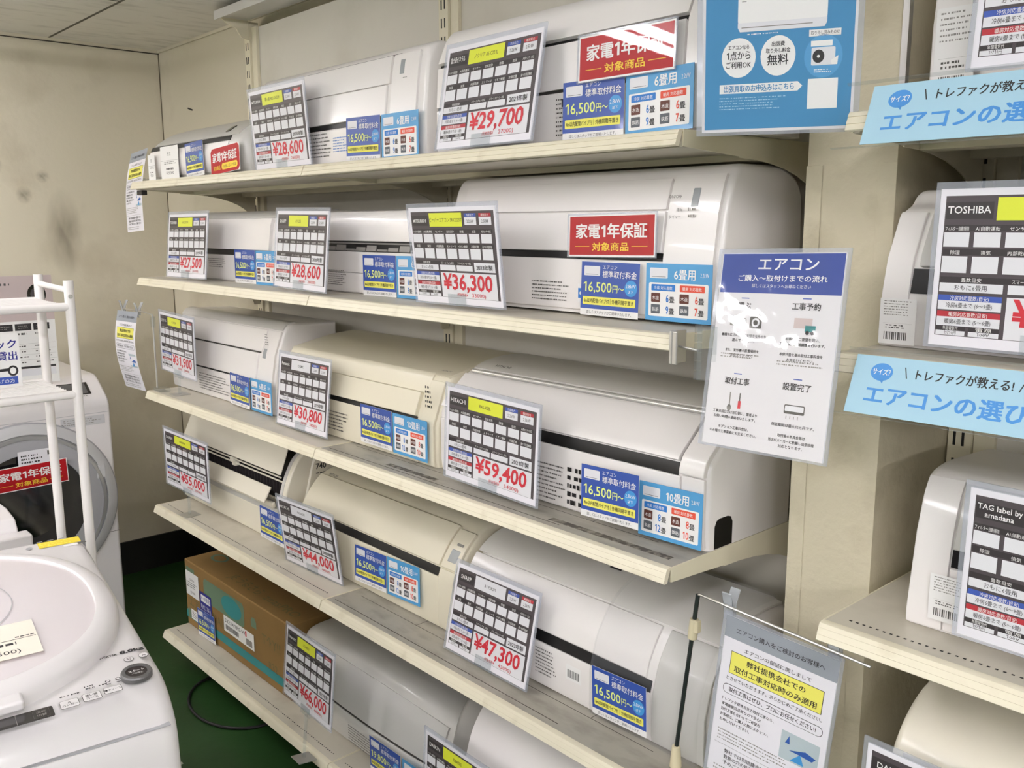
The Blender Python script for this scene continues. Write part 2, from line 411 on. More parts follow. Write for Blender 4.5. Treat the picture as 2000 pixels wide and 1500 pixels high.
# ------------------------------------------------------------------ air conditioners
def arc_path(pts):
    """pts (y, z, r): fillet the corners"""
    out = []
    for i, p in enumerate(pts):
        r = p[2] if len(p) > 2 else 0; P = Vector(p[:2])
        if r == 0 or i in (0, len(pts)-1): out.append(tuple(P)); continue
        a = (Vector(pts[i-1][:2])-P); b = (Vector(pts[i+1][:2])-P); rr = min(r, a.length*.49, b.length*.49)
        A = P+a.normalized()*rr; B = P+b.normalized()*rr
        for k in range(7):
            t = k/6; q = A*(1-t)**2+P*2*t*(1-t)+B*t*t; out.append(tuple(q))
    return out
def locate(path, c):
    ax, v = c; k = 0 if ax == 'y' else 1
    for i in range(len(path)-1):
        a, b = path[i][k], path[i+1][k]
        if (a <= v <= b) and b > a:
            t = (v-a)/(b-a); return i, (path[i][0]*(1-t)+path[i+1][0]*t, path[i][1]*(1-t)+path[i+1][1]*t)
    return len(path)-2, path[-1]
def sub(path, a, b):
    i, p = locate(path, a); j, q = locate(path, b); s = [p]+[tuple(x) for x in path[i+1:j+1]]+[q]
    out = [s[0]]
    for x in s[1:]:
        if math.hypot(x[0]-out[-1][0], x[1]-out[-1][1]) > 1e-5: out.append(x)
    return out
def offset(path, t):
    out = []
    for i, p in enumerate(path):
        a = path[max(i-1, 0)]; b = path[min(i+1, len(path)-1)]; d = Vector((b[0]-a[0], b[1]-a[1]))
        d.normalize(); out.append((p[0]-d.y*t, p[1]+d.x*t))
    return out
def strip_mb(mb, path, a, b, x0, x1, t, m, nx=1):
    s = sub(path, a, b); o = offset(s, t); i = offset(s, -.003); sec = o+i[::-1]
    rings = [[(x0+(x1-x0)*k/nx, y, z) for y, z in sec] for k in range(nx+1)]
    mb.loft(rings[::-1], m)
AC = {}
def ac(key, label, X0, X1, Yf, Z, prof, D, body='ac_white', strips=(), back=None, warp=None, rnd=.014, group='air conditioner indoor units on the shelves', side=None, yaw=0):
    """prof: bottom-front -> top-back outline (y,z[,r]); D: depth; strips: (part, a, b, x0, x1, t, material)"""
    W = X1-X0; path = arc_path(prof); H = max(p[1] for p in path)
    t = thing('air_conditioner', Matrix.Translation((X0, Yf, Z+.0007)) @ Matrix.Rotation(math.radians(yaw), 4, 'Z'), label, 'air conditioner', group)
    yb = back if back is not None else D
    sec = path+[(yb, path[-1][1]-.004), (yb, 0)]
    def ring(x, d):
        return [(x, (D/2+(y-D/2)*(1-2*d/D)), max(0, z*(1-d/H)-0)) for y, z in sec]
    xs = [(0, rnd*.75), (rnd*.15, rnd*.4), (rnd*.5, rnd*.12), (rnd, 0)]
    n = 16 if warp else 1
    mid = [(rnd+(W-2*rnd)*k/n, 0) for k in range(1, n)]
    allx = xs+mid+[(W-x, d) for x, d in xs[::-1]]
    m = MB(); m.loft([ring(x, d) for x, d in allx][::-1], body)
    if warp: m.xform(lambda p: warp(p, W, H))
    o = m.build('casing', t, sharp=28); ctl = None
    for (nm, a, b, x0, x1, th, mt) in strips:
        if x0 < 0 or x1 < 0: x0, x1 = (x0 if x0 >= 0 else W+x0), (x1 if x1 > 0 else W+x1)
        s = MB(); strip_mb(s, path, a, b, x0, x1, th, mt, 16 if warp else 1)
        if warp: s.xform(lambda p: warp(p, W, H))
        o = s.build(nm, t, bevel=.0022 if th > .003 else 0)
        if nm in ('control_strip', 'control_cover'): ctl = o
        if nm in ('display', 'indicator_lights') and ctl: o.parent = ctl
    AC[key] = (t, W, H, path); return t
def fine_print(t, x0, z0, x1, z1, rows, y, m='print_grey', name='specification_print', chunk=.0034, fill=.36):
    mb = MB(); mb.lines(x0, z0, x1, z1, rows, m, 0, fill, True, chunk)
    return mb.build(name, t, Matrix.Translation((0, y, 0)))
def logo(t, s, x, h, path, at, m='print_grey', th=.0065, w=None, name='maker_mark'):
    """small lettering lying on the profile at path position at"""
    i, p = locate(path, at); q = path[min(i+1, len(path)-1)]; pr = path[i]
    d = Vector((0, q[0]-pr[0], q[1]-pr[1])).normalized(); n = Vector((0, -d.z, d.y))
    M = Matrix((Vector((1, 0, 0)), -n, d)).transposed().to_4x4(); M.translation = Vector((x, p[0], p[1]))+n*th
    mb = MB(); mb.text(s, 0, 0, h, m, 1, w=w); return mb.build(name, t, M)
P = .006                                            # how far the panels stand proud of the casing
# --- top row
t = ac('A1', 'low white air conditioner in the far left corner of the top shelf', .075, .808, .035, Z1,
       [(0, .0), (-.012, .03, .02), (-.016, .07, .03), (-.004, .112, .03), (.05, .150, .05), (.14, .178, .06), (.22, .19)], .22, 'ac_grey',
       [('front_panel', ('z', .112), ('y', .19), .06, -.05, .003, 'ac_grey'), ('air_outlet', ('z', .097), ('z', .110), .03, .64, .0022, 'outlet_black'),
        ('lower_cover', ('z', .012), ('z', .094), .03, -.10, .0025, 'ac_white')], rnd=.04)
m = MB(); strip_mb(m, AC['A1'][3], ('z', .122), ('z', .142), .572, .598, .0052, 'smoke_glass'); m.build('sensor_window', t, bevel=.004)
t = ac('A2', 'white air conditioner on the top shelf behind the 28,600 yen card', .815, 1.628, .060, Z1,
       [(.004, 0), (0, .02), (0, .09), (.012, .2, .03), (.022, .247, .018), (.05, .262, .02), (.23, .262)], .23, 'ac_white',
       [('upper_panel', ('z', .176), ('z', .238), .012, .672, P, 'ac_white'), ('panel_gap', ('z', .238), ('z', .2425), .012, .70, .0008, 'seam'), ('lower_panel', ('z', .103), ('z', .174), .012, .660, P, 'ac_white'),
        ('air_outlet', ('z', .090), ('z', .103), .02, .672, .001, 'outlet_black'), ('lower_cover', ('z', .006), ('z', .088), .012, .68, P, 'ac_white'),
        ('control_strip', ('z', .006), ('z', .238), .680, -.030, P, 'ac_white'), ('display', ('z', .192), ('z', .224), .712, .728, P+.0008, 'display_grey')])
fine_print(t, .722, .176, .745, .186, 2, -.001+.005); fine_print(t, .30, .02, .42, .085, 7, -.0075); fine_print(t, .43, .03, .50, .07, 6, -.0075, 'tag_blue')
t = ac('A3', 'large white air conditioner at the right end of the top shelf', 1.675, 2.432, .055, Z1,
       [(.003, 0), (0, .02), (0, .09), (.006, .18), (.035, .245, .03), (.06, .264, .02), (.25, .264)], .25, 'ac_white',
       [('upper_panel', ('z', .190), ('z', .258), .01, .685, P+.004, 'ac_white'), ('panel_gap', ('z', .180), ('z', .190), .01, .685, .001, 'outlet_black'),
        ('lower_panel', ('z', .100), ('z', .181), .01, .682, P, 'ac_white'), ('flap_gap', ('z', .093), ('z', .100), .01, .682, .001, 'seam'),
        ('lower_cover', ('z', .006), ('z', .094), .01, .684, P, 'ac_white'), ('control_strip', ('z', .006), ('z', .25), .688, -.012, P+.003, 'ac_white'),
        ('display', ('z', .205), ('z', .238), .703, .730, P+.004, 'display_grey')])
fine_print(t, .385, .012, .44, .085, 9, -.0075); fine_print(t, .40, .066, .415, .082, 1, -.0078, 'black', 'energy_mark', .02, .9)
logo(t, 'FUJITSU', .105, .012, AC['A3'][3], ('y', .075), 'print_grey', .001)
# --- second row
t = ac('B1', 'white air conditioner at the left end of the second shelf', -.02, .795, .125, Z2,
       [(.003, 0), (0, .02), (0, .095), (.012, .18), (.022, .212, .014), (.05, .226, .02), (.22, .232)], .22, 'ac_white',
       [('front_panel', ('z', .104), ('z', .199), .03, .765, P+.004, 'ac_white'), ('air_outlet', ('z', .086), ('z', .104), .03, .77, .001, 'outlet_black'),
        ('lower_cover', ('z', .004), ('z', .086), .012, .80-.02, P, 'ac_white'), ('top_strip', ('z', .203), ('z', .222), .012, -.012, .002, 'ac_grey')])
fine_print(t, .33, .042, .47, .075, 5, -.0075)
t = ac('B2', 'white air conditioner with grey vanes in its outlet, middle of the second shelf', .83, 1.612, .125, Z2,
       [(.003, 0), (0, .02), (0, .11), (.008, .19), (.016, .212, .01), (.05, .222, .02), (.22, .226)], .22, 'ac_white',
       [('front_panel', ('z', .139), ('z', .212), .012, -.02, P+.002, 'ac_white'), ('air_outlet', ('z', .108), ('z', .139), .02, -.03, .001, 'outlet_black'),
        ('lower_cover', ('z', .056), ('z', .111), .012, -.012, P, 'ac_white'), ('bottom_cover', ('z', .003), ('z', .0545), .012, -.012, P+.001, 'ac_white')])
m = MB()
for k in range(14):
    x = .05+k*.05; m.box(x, -.005, .113, x+.044, .008, .118+.005*(k % 3), 'vane', Matrix.Translation((x, 0, .115)) @ Matrix.Rotation(-.25, 4, 'X') @ Matrix.Translation((-x, 0, -.115)))
m.box(.02, -.003, .132, .76, .004, .1355, 'vane'); m.build('vanes', t)
fine_print(t, .262, .018, .36, .062, 8, -.009)
t = ac('B3', 'big glossy white air conditioner at the right end of the second shelf', 1.622, 2.395, .122, Z2,
       [(.003, .004), (0, .03), (0, .11), (.012, .2), (.03, .262, .02), (.05, .287, .03), (.20, .289, .04), (.262, .255, .04), (.266, .15)], .266, 'ac_white',
       [('upper_panel', ('z', .207), ('z', .262), .05, .643, P, 'ac_white'), ('lower_panel', ('z', .128), ('z', .205), .05, .643, P+.0005, 'ac_white'),
        ('air_outlet', ('z', .113), ('z', .128), .02, .645, .001, 'outlet_black'), ('lower_cover', ('z', .012), ('z', .113), .012, .648, P, 'ac_white'),
        ('control_strip', ('z', .012), ('z', .266), .650, -.012, P+.001, 'ac_white'), ('display', ('z', .210), ('z', .244), .698, .715, P+.0018, 'display_grey')])
m = MB(); m.text('ON/OFF', .655, .228, .008, 'print_grey', 1); m.text('運転', .672, .205, .007, 'print_grey', 1); m.text('タイマー', .655, .192, .007, 'print_grey', 1)
for z in (.205, .193): m.lines(.698, z, .714, z+.006, 1, 'print_light', 1, .9, False, .004)
m.build('control_print', t, Matrix.Translation((0, .002, 0)))
fine_print(t, .30, .024, .42, .068, 6, -.0075); m = MB(); m.rect(.435, .026, .515, .064, 'white', 0); m.rect(.436, .035, .455, .055, 'tag_blue', 1); m.disc(.4455, .045, .006, .004, 'white', 2); m.lines(.460, .03, .512, .061, 6, 'tag_blue', 1, .4, True, .006)
m.build('energy_sticker', t, Matrix.Translation((0, -.0068, 0)))
# --- third row
t = ac('C1', 'white air conditioner with three stepped front bands at the left end of the third shelf', -.055, .742, .115, Z3,
       [(.003, 0), (0, .02), (0, .095), (.016, .19), (.045, .268, .02), (.065, .289, .02), (.235, .284)], .235, 'ac_white',
       [('upper_panel', ('z', .193), ('z', .262), .03, .700, P, 'ac_white'), ('middle_panel', ('z', .102), ('z', .189), .03, .680, P, 'ac_white'),
        ('panel_gap', ('z', .189), ('z', .193), .03, .69, .001, 'seam'), ('air_outlet', ('z', .096), ('z', .102), .03, .69, .001, 'outlet_black'),
        ('lower_cover', ('z', .004), ('z', .097), .012, .70, P, 'ac_white'), ('control_strip', ('z', .004), ('z', .262), .705, -.008, P, 'ac_white'),
        ('display', ('z', .175), ('z', .205), .712, .735, P+.0008, 'display_grey'), ('top_ledge', ('z', .266), ('y', .09), .01, -.01, .003, 'ac_grey')])
fine_print(t, .25, .02, .50, .082, 7, -.0075); fine_print(t, .712, .215, .735, .255, 5, .02)
t = ac('C2', 'cream air conditioner with a slanted front flap in the middle of the third shelf', .795, 1.592, .105, Z3,
       [(.003, 0), (0, .02), (0, .105), (.03, .185), (.045, .222, .012), (.19, .252, .05), (.29, .258)], .29, 'ac_ivory',
       [('upper_panel', ('z', .178), ('z', .222), .02, .735, P-.001, 'ac_ivory'), ('air_flap', ('z', .118), ('z', .176), .02, .712, P+.005, 'ac_ivory'),
        ('air_outlet', ('z', .106), ('z', .118), .03, .715, .001, 'outlet_black'), ('lower_cover', ('z', .004), ('z', .106), .02, .722, P, 'ac_ivory'),
        ('control_strip', ('z', .004), ('z', .210), .735, -.008, P, 'ac_ivory'), ('top_cover', ('y', .048), ('y', .27), .006, -.006, .002, 'ac_ivory')])
fine_print(t, .735+.012, .145, .775, .205, 5, .004, 'black', 'control_print', .006, .5); fine_print(t, .24, .02, .42, .08, 6, -.0075)
logo(t, 'HITACHI', .73, .01, AC['C2'][3], ('y', .07), 'print_light', .003)
t = ac('C3', 'wide white air conditioner with a silver strip at the right end of the third shelf', 1.602, 2.398, .108, Z3,
       [(.003, 0), (-.002, .03), (-.002, .145), (.004, .165, .01), (.088, .238, .012), (.13, .256, .03), (.2, .266, .04), (.28, .262)], .28, 'ac_white',
       [('front_panel', ('z', .160), ('z', .229), .012, .728, P+.003, 'ac_white'), ('air_outlet', ('z', .133), ('z', .158), .05, .728, .001, 'outlet_black'),
        ('lower_cover', ('z', .004), ('z', .134), .012, .735, P, 'ac_white'), 
        ('panel_gap', ('z', .160), ('z', .229), .7285, .7335, .001, 'seam'), ('control_cover', ('z', .14), ('z', .229), .734, -.006, P+.003, 'ac_white'), ('side_cover', ('z', .004), ('z', .137), .738, -.006, P, 'ac_white'),
        ('display', ('z', .205), ('z', .223), .745, .775, P+.0045, 'display_grey'), ('top_cover', ('z', .244), ('y', .26), .012, -.012, .002, 'ac_top')])
fine_print(t, .31, .012, .44, .095, 9, -.0095); fine_print(t, .445, .012, .50, .10, 5, -.0095, 'black', 'energy_mark', .012, .55)
logo(t, 'HITACHI', .075, .014, AC['C3'][3], ('y', .115), 'print_grey', .004)
m = MB(); i, p = locate(AC['C3'][3], ('z', .236)); m.tube([(.03, p[0]-.004, p[1]+.005), (.733, p[0]-.004, p[1]+.005)], .0055, 'chrome', 12); m.build('chrome_strip', t)
m = MB(); W = .796
vs = [(y, z) for y, z in [(.020, .001), (.020, .044), (.026, .055), (.036, .058), (.060, .058), (.070, .055), (.076, .044), (.076, .001)]]
m.prism(vs, W-.0135, W+.0006, 'outlet_black'); m.build('pipe_opening', t)
# --- fourth row
t = ac('D1', 'opened air conditioner showing its dark interior at the left end of the fourth shelf', -.045, .772, .125, Z4,
       [(.003, 0), (0, .02), (0, .115), (.05, .118), (.075, .20), (.10, .29, .03), (.14, .318, .03), (.25, .318)], .25, 'ac_warm',
       [('interior', ('y', .052), ('z', .285), .03, -.05, .001, 'outlet_black'), ('lower_cover', ('z', .006), ('z', .098), .012, -.03, P, 'ac_warm'),
        ('grey_strip', ('z', .098), ('z', .117), .02, -.03, .003, 'ac_grey')], rnd=.02)
def plate(t, name, p0, p1, x0, x1, th, m, cut=0):
    d = Vector((0, p1[0]-p0[0], p1[1]-p0[1])); ln = d.length; d.normalize(); n = Vector((0, -d.z, d.y))
    mb = MB(); mb.prism([(x0, 0), (x1, 0), (x1-cut, ln), (x0+cut, ln)], 0, th, m, 'y')
    M = Matrix((Vector((1, 0, 0)), -n, d)).transposed().to_4x4(); M.translation = Vector((0, p0[0], p0[1]))
    return mb.build(name, t, M, bevel=.003)
plate(t, 'raised_panel', (-.002, .238), (.038, .334), .02, .78, .006, 'ac_warm', .006)
plate(t, 'air_flap', (-.036, .142), (-.002, .186), .02, .725, .007, 'ac_warm', .012)
plate(t, 'front_ledge', (-.008, .118), (-.010, .137), .02, .735, .012, 'ac_warm')
for z, y in ((.222, .015), (.205, .022)):
    m = MB(); m.tube([(.03, y, z), (.755, y, z)], .003, 'ac_warm', 8)
    m.box(.40, y-.008, z-.008, .424, y+.008, z+.008, 'ac_warm'); m.build('louver_rod', t)
m = MB()
for k in range(30): m.box(.06+k*.0225, .03, .15, .063+k*.0225, .05, .20, 'card_black')
m.build('vanes', t)
# side cheek of the opened unit
ck = arc_path([(.003, 0), (-.01, .06, .03), (-.012, .13, .05), (.01, .22, .05), (.055, .30, .04), (.13, .325, .03), (.25, .322)])
m = MB(); m.prism(ck+[(.25, 0)], .775, .812, 'ac_warm'); m.build('side_cheek', t, bevel=.006)
m = MB(); m.prism(offset(ck, .002)+offset(ck, -.012)[::-1], .776, .792, 'ac_grey'); m.build('cheek_rim', t)
m = MB(); m.text('740', 0, 0, .026, 'text_dark', 1, bold=.02); m.lines(-.0, -.018, .04, -.01, 1, 'text_dark', 1, .5, True, .01)
m.build('size_print', t, Matrix.Translation((.8180, .108, .246)) @ Matrix.Rotation(PI/2, 4, 'Z'))
fine_print(t, .672, .018, .722, .085, 9, -.0075)
t = ac('D2', 'ivory air conditioner with a rounded front panel in the middle of the fourth shelf', .842, 1.632, .125, Z4,
       [(.003, 0), (0, .02), (0, .135), (.01, .162, .02), (.045, .215, .04), (.085, .252, .03), (.12, .268, .03), (.25, .272)], .25, 'ac_ivory',
       [('front_panel', ('z', .163), ('z', .250), .015, .715, P+.002, 'ac_ivory'), ('air_outlet', ('z', .139), ('z', .160), .03, .717, .001, 'outlet_black'),
        ('lower_cover', ('z', .004), ('z', .139), .012, .725, P, 'ac_ivory'), ('control_cover', ('z', .163), ('z', .246), .720, -.006, P+.001, 'ac_ivory'),
        ('side_cover', ('z', .004), ('z', .160), .725, -.006, P, 'ac_ivory'), ('display', ('z', .178), ('z', .206), .738, .772, P+.002, 'display_grey'),
        ('indicator_lights', ('z', .214), ('z', .22), .745, .772, P+.002, 'print_light')])
logo(t, 'HITACHI', .045, .012, AC['D2'][3], ('y', .09), 'print_grey', .002); logo(t, 'inverter', .58, .012, AC['D2'][3], ('y', .13), 'print_grey', .002, .12, 'model_print')
t = ac('D3', 'white air conditioner wrapped in clear film at the right end of the fourth shelf', 1.655, 2.425, .112, Z4,
       [(.003, 0), (0, .02), (0, .10), (.018, .165, .02), (.06, .228, .05), (.115, .26, .04), (.18, .27, .03), (.265, .266)], .265, 'ac_white',
       [('front_panel', ('z', .129), ('z', .222), .012, .600, P, 'ac_white'), ('air_outlet', ('z', .104), ('z', .127), .02, .615, .0015, 'outlet_black'),
        ('lower_cover', ('z', .004), ('z', .104), .012, .61, P, 'ac_white'), ('side_cover', ('z', .004), ('z', .222), .622, -.02, P-.002, 'ac_grey'),
        ('top_cover', ('z', .226), ('y', .25), .012, -.02, .002, 'ac_top')], rnd=.05)
s = MB(); strip_mb(s, AC['D3'][3], ('z', .002), ('y', .25), .46, .735, .0115, 'film'); s.build('clear_film', t)
m = MB(); m.box(-.016, -.016, 0, .016, .016, .0012, 'black'); m.build('sensor_window', t, Matrix.Translation((.40, .150, .2705)) @ Matrix.Rotation(math.radians(9), 4, 'X'))
fine_print(t, .29, .03, .36, .095, 8, -.0075); m = MB(); m.rect(.385, .05, .432, .085, 'white', 0)
for k in range(14): m.rect(.391+k*.0026, .056, .3918+k*.0026+.0009*(k % 3 == 0), .074, 'black', 1)
m.build('barcode_sticker', t, Matrix.Translation((0, -.0068, 0)))
# --- bottom row
mat('silver_shell', '#dedcd7', .3, coat=.3)
mat('silver_gloss', '#dcdad6', .2, coat=.8)
mat('surround_grey', '#9c9a95', .35, coat=.2)
def arch(p, W, H):
    q = 1-((p.x-W/2)/(W/2))**2
    return Vector((p.x, p.y-.018*q*max(0, min(1, p.z/.1)), p.z+(.030*q-.024)*max(0, (p.z-.12)/(H-.12))))
t = ac('E2', 'silver grey air conditioner beside the brown carton on the bottom shelf', (.828), 1.636, .098, Z5,
       [(.003, 0), (0, .02), (0, .09), (.008, .115, .02), (.026, .215, .04), (.05, .262, .03), (.09, .272, .03), (.33, .28)], .33, 'silver_shell',
       [('front_panel', ('z', .115), ('z', .238), .03, .765, P, 'silver_gloss'), ('air_outlet', ('z', .107), ('z', .114), .03, .765, .001, 'seam'),
        ('lower_cover', ('z', .004), ('z', .106), .02, -.02, P-.002, 'silver_shell')], warp=arch)
fine_print(t, .34, .02, .49, .085, 8, -.018); logo(t, 'Panasonic', .12, .012, AC['E2'][3], ('y', .12), 'print_light', .012, None)
t = ac('E3', 'white air conditioner with a grey surround at the right end of the bottom shelf', 1.662, 2.42, .075, Z5,
       [(.003, 0), (0, .02), (0, .24), (.02, .305, .05), (.07, .365, .05), (.15, .385, .05), (.30, .375)], .30, 'surround_grey',
       [('front_panel', ('z', .15), ('z', .345), .085, -.02, .018, 'ac_white'), ('air_outlet', ('z', .11), ('z', .145), .06, -.05, .002, 'outlet_black'),
        ('lower_cover', ('z', .004), ('z', .10), .02, -.02, P, 'surround_grey')], rnd=.02)
# --- right of the pillar
def right_ac(key, label, X0, Yf, Z, prof, D, strips, body='ac_white', tagz=(.01, .12), tx=.012, ty=-.008):
    t = ac(key, label, X0, X0+.80, Yf, Z, prof, D, body, strips, rnd=.012)
    m = MB(); m.rect(tx, tagz[0], tx+.055, tagz[1], 'white', 0); h = tagz[1]-tagz[0]
    m.lines(tx+.006, tagz[0]+h*.62, tx+.05, tagz[0]+h*.97, 6, 'print_light', 1, .34, True, .0032)
    m.rect(tx+.006, tagz[0]+h*.46, tx+.05, tagz[0]+h*.462, 'print_light', 1); m.lines(tx+.01, tagz[0]+h*.34, tx+.045, tagz[0]+h*.44, 2, 'print_grey', 1, .5, True, .004)
    for k in range(12): m.rect(tx+.008+k*.003, tagz[0]+h*.1, tx+.0092+k*.003+.001*(k % 3 == 1), tagz[0]+h*.27, 'print_grey', 1)
    if tagz[0] >= 0: m.build('price_sticker', t, Matrix.Translation((0, ty, 0)))
    return t
right_ac('F1', 'white air conditioner at the top right behind the upper light blue banner', 2.738, .115, Z1,
         [(.003, 0), (0, .02), (.0, .12), (.01, .2), (.03, .27, .02), (.24, .275)], .24,
         [('front_panel', ('z', .09), ('z', .25), .06, -.02, P, 'ac_white'), ('left_cover', ('z', .004), ('z', .25), .006, .058, P-.001, 'ac_white')], tagz=(.015, .14))
right_ac('F2', 'white air conditioner with a black outlet right of the pillar behind the second row card', 2.692, .108, Z2,
         [(.003, 0), (.0, .02), (.004, .08), (.015, .13), (.05, .200, .02), (.085, .212, .01), (.105, .232, .012), (.25, .235)], .25,
         [('front_panel', ('z', .118), ('z', .197), .056, -.02, .010, 'ac_grey'), ('air_outlet', ('z', .080), ('z', .116), .046, -.03, .001, 'outlet_black'),
          ('left_cover', ('z', .004), ('z', .197), .004, .045, .004, 'ac_white'), ('lower_cover', ('z', .004), ('z', .079), .046, -.02, .004, 'ac_white')], tagz=(.004, .072), tx=.006, ty=-.0055)
right_ac('F3', 'rounded white air conditioner right of the pillar on the third shelf', 2.772, .088, Z3,
         [(.003, 0), (.002, .02), (.02, .143), (.037, .20, .02), (.055, .226, .02), (.10, .234, .02), (.26, .226)], .26,
         [('front_panel', ('z', .125), ('z', .215), .062, -.02, .008, 'ac_grey'), ('air_outlet', ('z', .098), ('z', .124), .060, -.03, .002, 'smoke_glass'),
          ('left_cover', ('z', .004), ('z', .218), .006, .058, .005, 'ac_white'), ('lower_cover', ('z', .004), ('z', .097), .06, -.02, .005, 'ac_white')], tagz=(.02, .09), tx=.04, ty=-.008)
right_ac('F4', 'cream air conditioner with a domed top at the lower right on the fourth shelf', 2.775, .06, Z4,
         [(.003, 0), (.0, .06), (.006, .20), (.016, .235, .02), (.05, .272, .03), (.1, .298, .04), (.17, .306, .04), (.28, .296)], .28,
         [('front_panel', ('z', .06), ('z', .222), .02, -.02, P, 'ac_warm'), ('panel_edge', ('z', .224), ('z', .229), .02, -.02, .003, 'ac_grey')], 'ac_warm', tagz=(-1, 0))

# ------------------------------------------------------------------ carton
t = thing('cardboard_carton', (0.0, .085, Z5+.001), 'brown cardboard carton with teal stripe at the left end of the bottom shelf', 'carton')
cb = MB(); cb.box(0, 0, 0, .822, .33, .265, 'card_box')
m = MB(); m.rect(.0, .030, .815, .062, 'box_teal', 1); m.rect(.015, .215, .09, .24, 'box_teal_dark', 1)
m.rrect(.17, .145, .50, .235, .02, 'box_teal_dark', 1); m.disc(.40, .19, .08, .038, 'box_teal', 2)
m.poly([(.55, .172), (.55, .195), (.56, .208), (.58, .208), (.59, .195), (.59, .172)], 'box_teal_dark', 1)
m.text('エアコン', .03, .085, .045, 'box_print', 1); m.text('DAIKIN', .24, .085, .05, 'box_print', 1); m.text('T↑Y!!', .63, .14, .05, 'box_print', 1); m.text('R32', .67, .06, .04, 'box_print', 1)
m.rect(.015, .03, .07, .07, 'box_teal_dark', 2); cb.merge(m, Matrix.Translation((0, -.0006, 0)))
m = MB(); m.text('JE うるさら', .30, .0, .05, 'box_print', 1, w=.22); m.text('zeasPRO', .56, .0, .05, 'box_print', 1, w=.22); m.disc(.10, .06, .05, .03, 'box_teal_dark', 1); m.disc(.10, .06, .035, .02, 'card_box', 2)
cb.merge(m, Matrix.Translation((0, .04, .2656)) @ Matrix.Rotation(-PI/2, 4, 'X')); cb.build('carton_body', t, bevel=.005)
m = MB(); m.rect(.012, .128, .128, .225, 'white', 0); m.text('DAIKIN', .05, .19, .012, 'print_grey', 1); m.lines(.02, .16, .12, .185, 3, 'print_grey', 1, .45, True, .007); m.text('¥59,800', .05, .14, .013, 'print_grey', 1); m.build('price_label', t, Matrix.Translation((0, -.0022, 0)))
m = MB(); m.rect(.335, .085, .57, .145, 'white', 0); m.text('S223ATES-W', .345, .122, .018, 'text_dark', 1, w=.16)
for k in range(26): m.rect(.35+k*.004, .095, .352+k*.004+.001*(k % 3 == 0), .113, 'text_dark', 1)
m.rect(.51, .092, .555, .115, 'print_light', 1); m.rect(.505, .12, .515, .14, 'price_red', 1); m.build('address_label', t, Matrix.Translation((0, -.0022, 0)))
m = MB(); m.rect(.045, .035, .105, .075, 'white', 0); m.lines(.05, .04, .10, .07, 4, 'print_grey', 1, .4, True, .006); m.build('small_label', t, Matrix.Translation((0, -.0022, 0)))
m = MB(); m.rect(.135, .10, .235, .175, 'indigo', 0); m.rrect(.145, .138, .225, .165, .003, 'white', 1); m.text('6〜8畳用', .15, .146, .018, 'indigo', 2, w=.07); m.text('取付工事込', .143, .11, .02, 'white', 1, w=.085); m.build('indigo_tag', t, Matrix.Translation((0, -.0025, 0)))

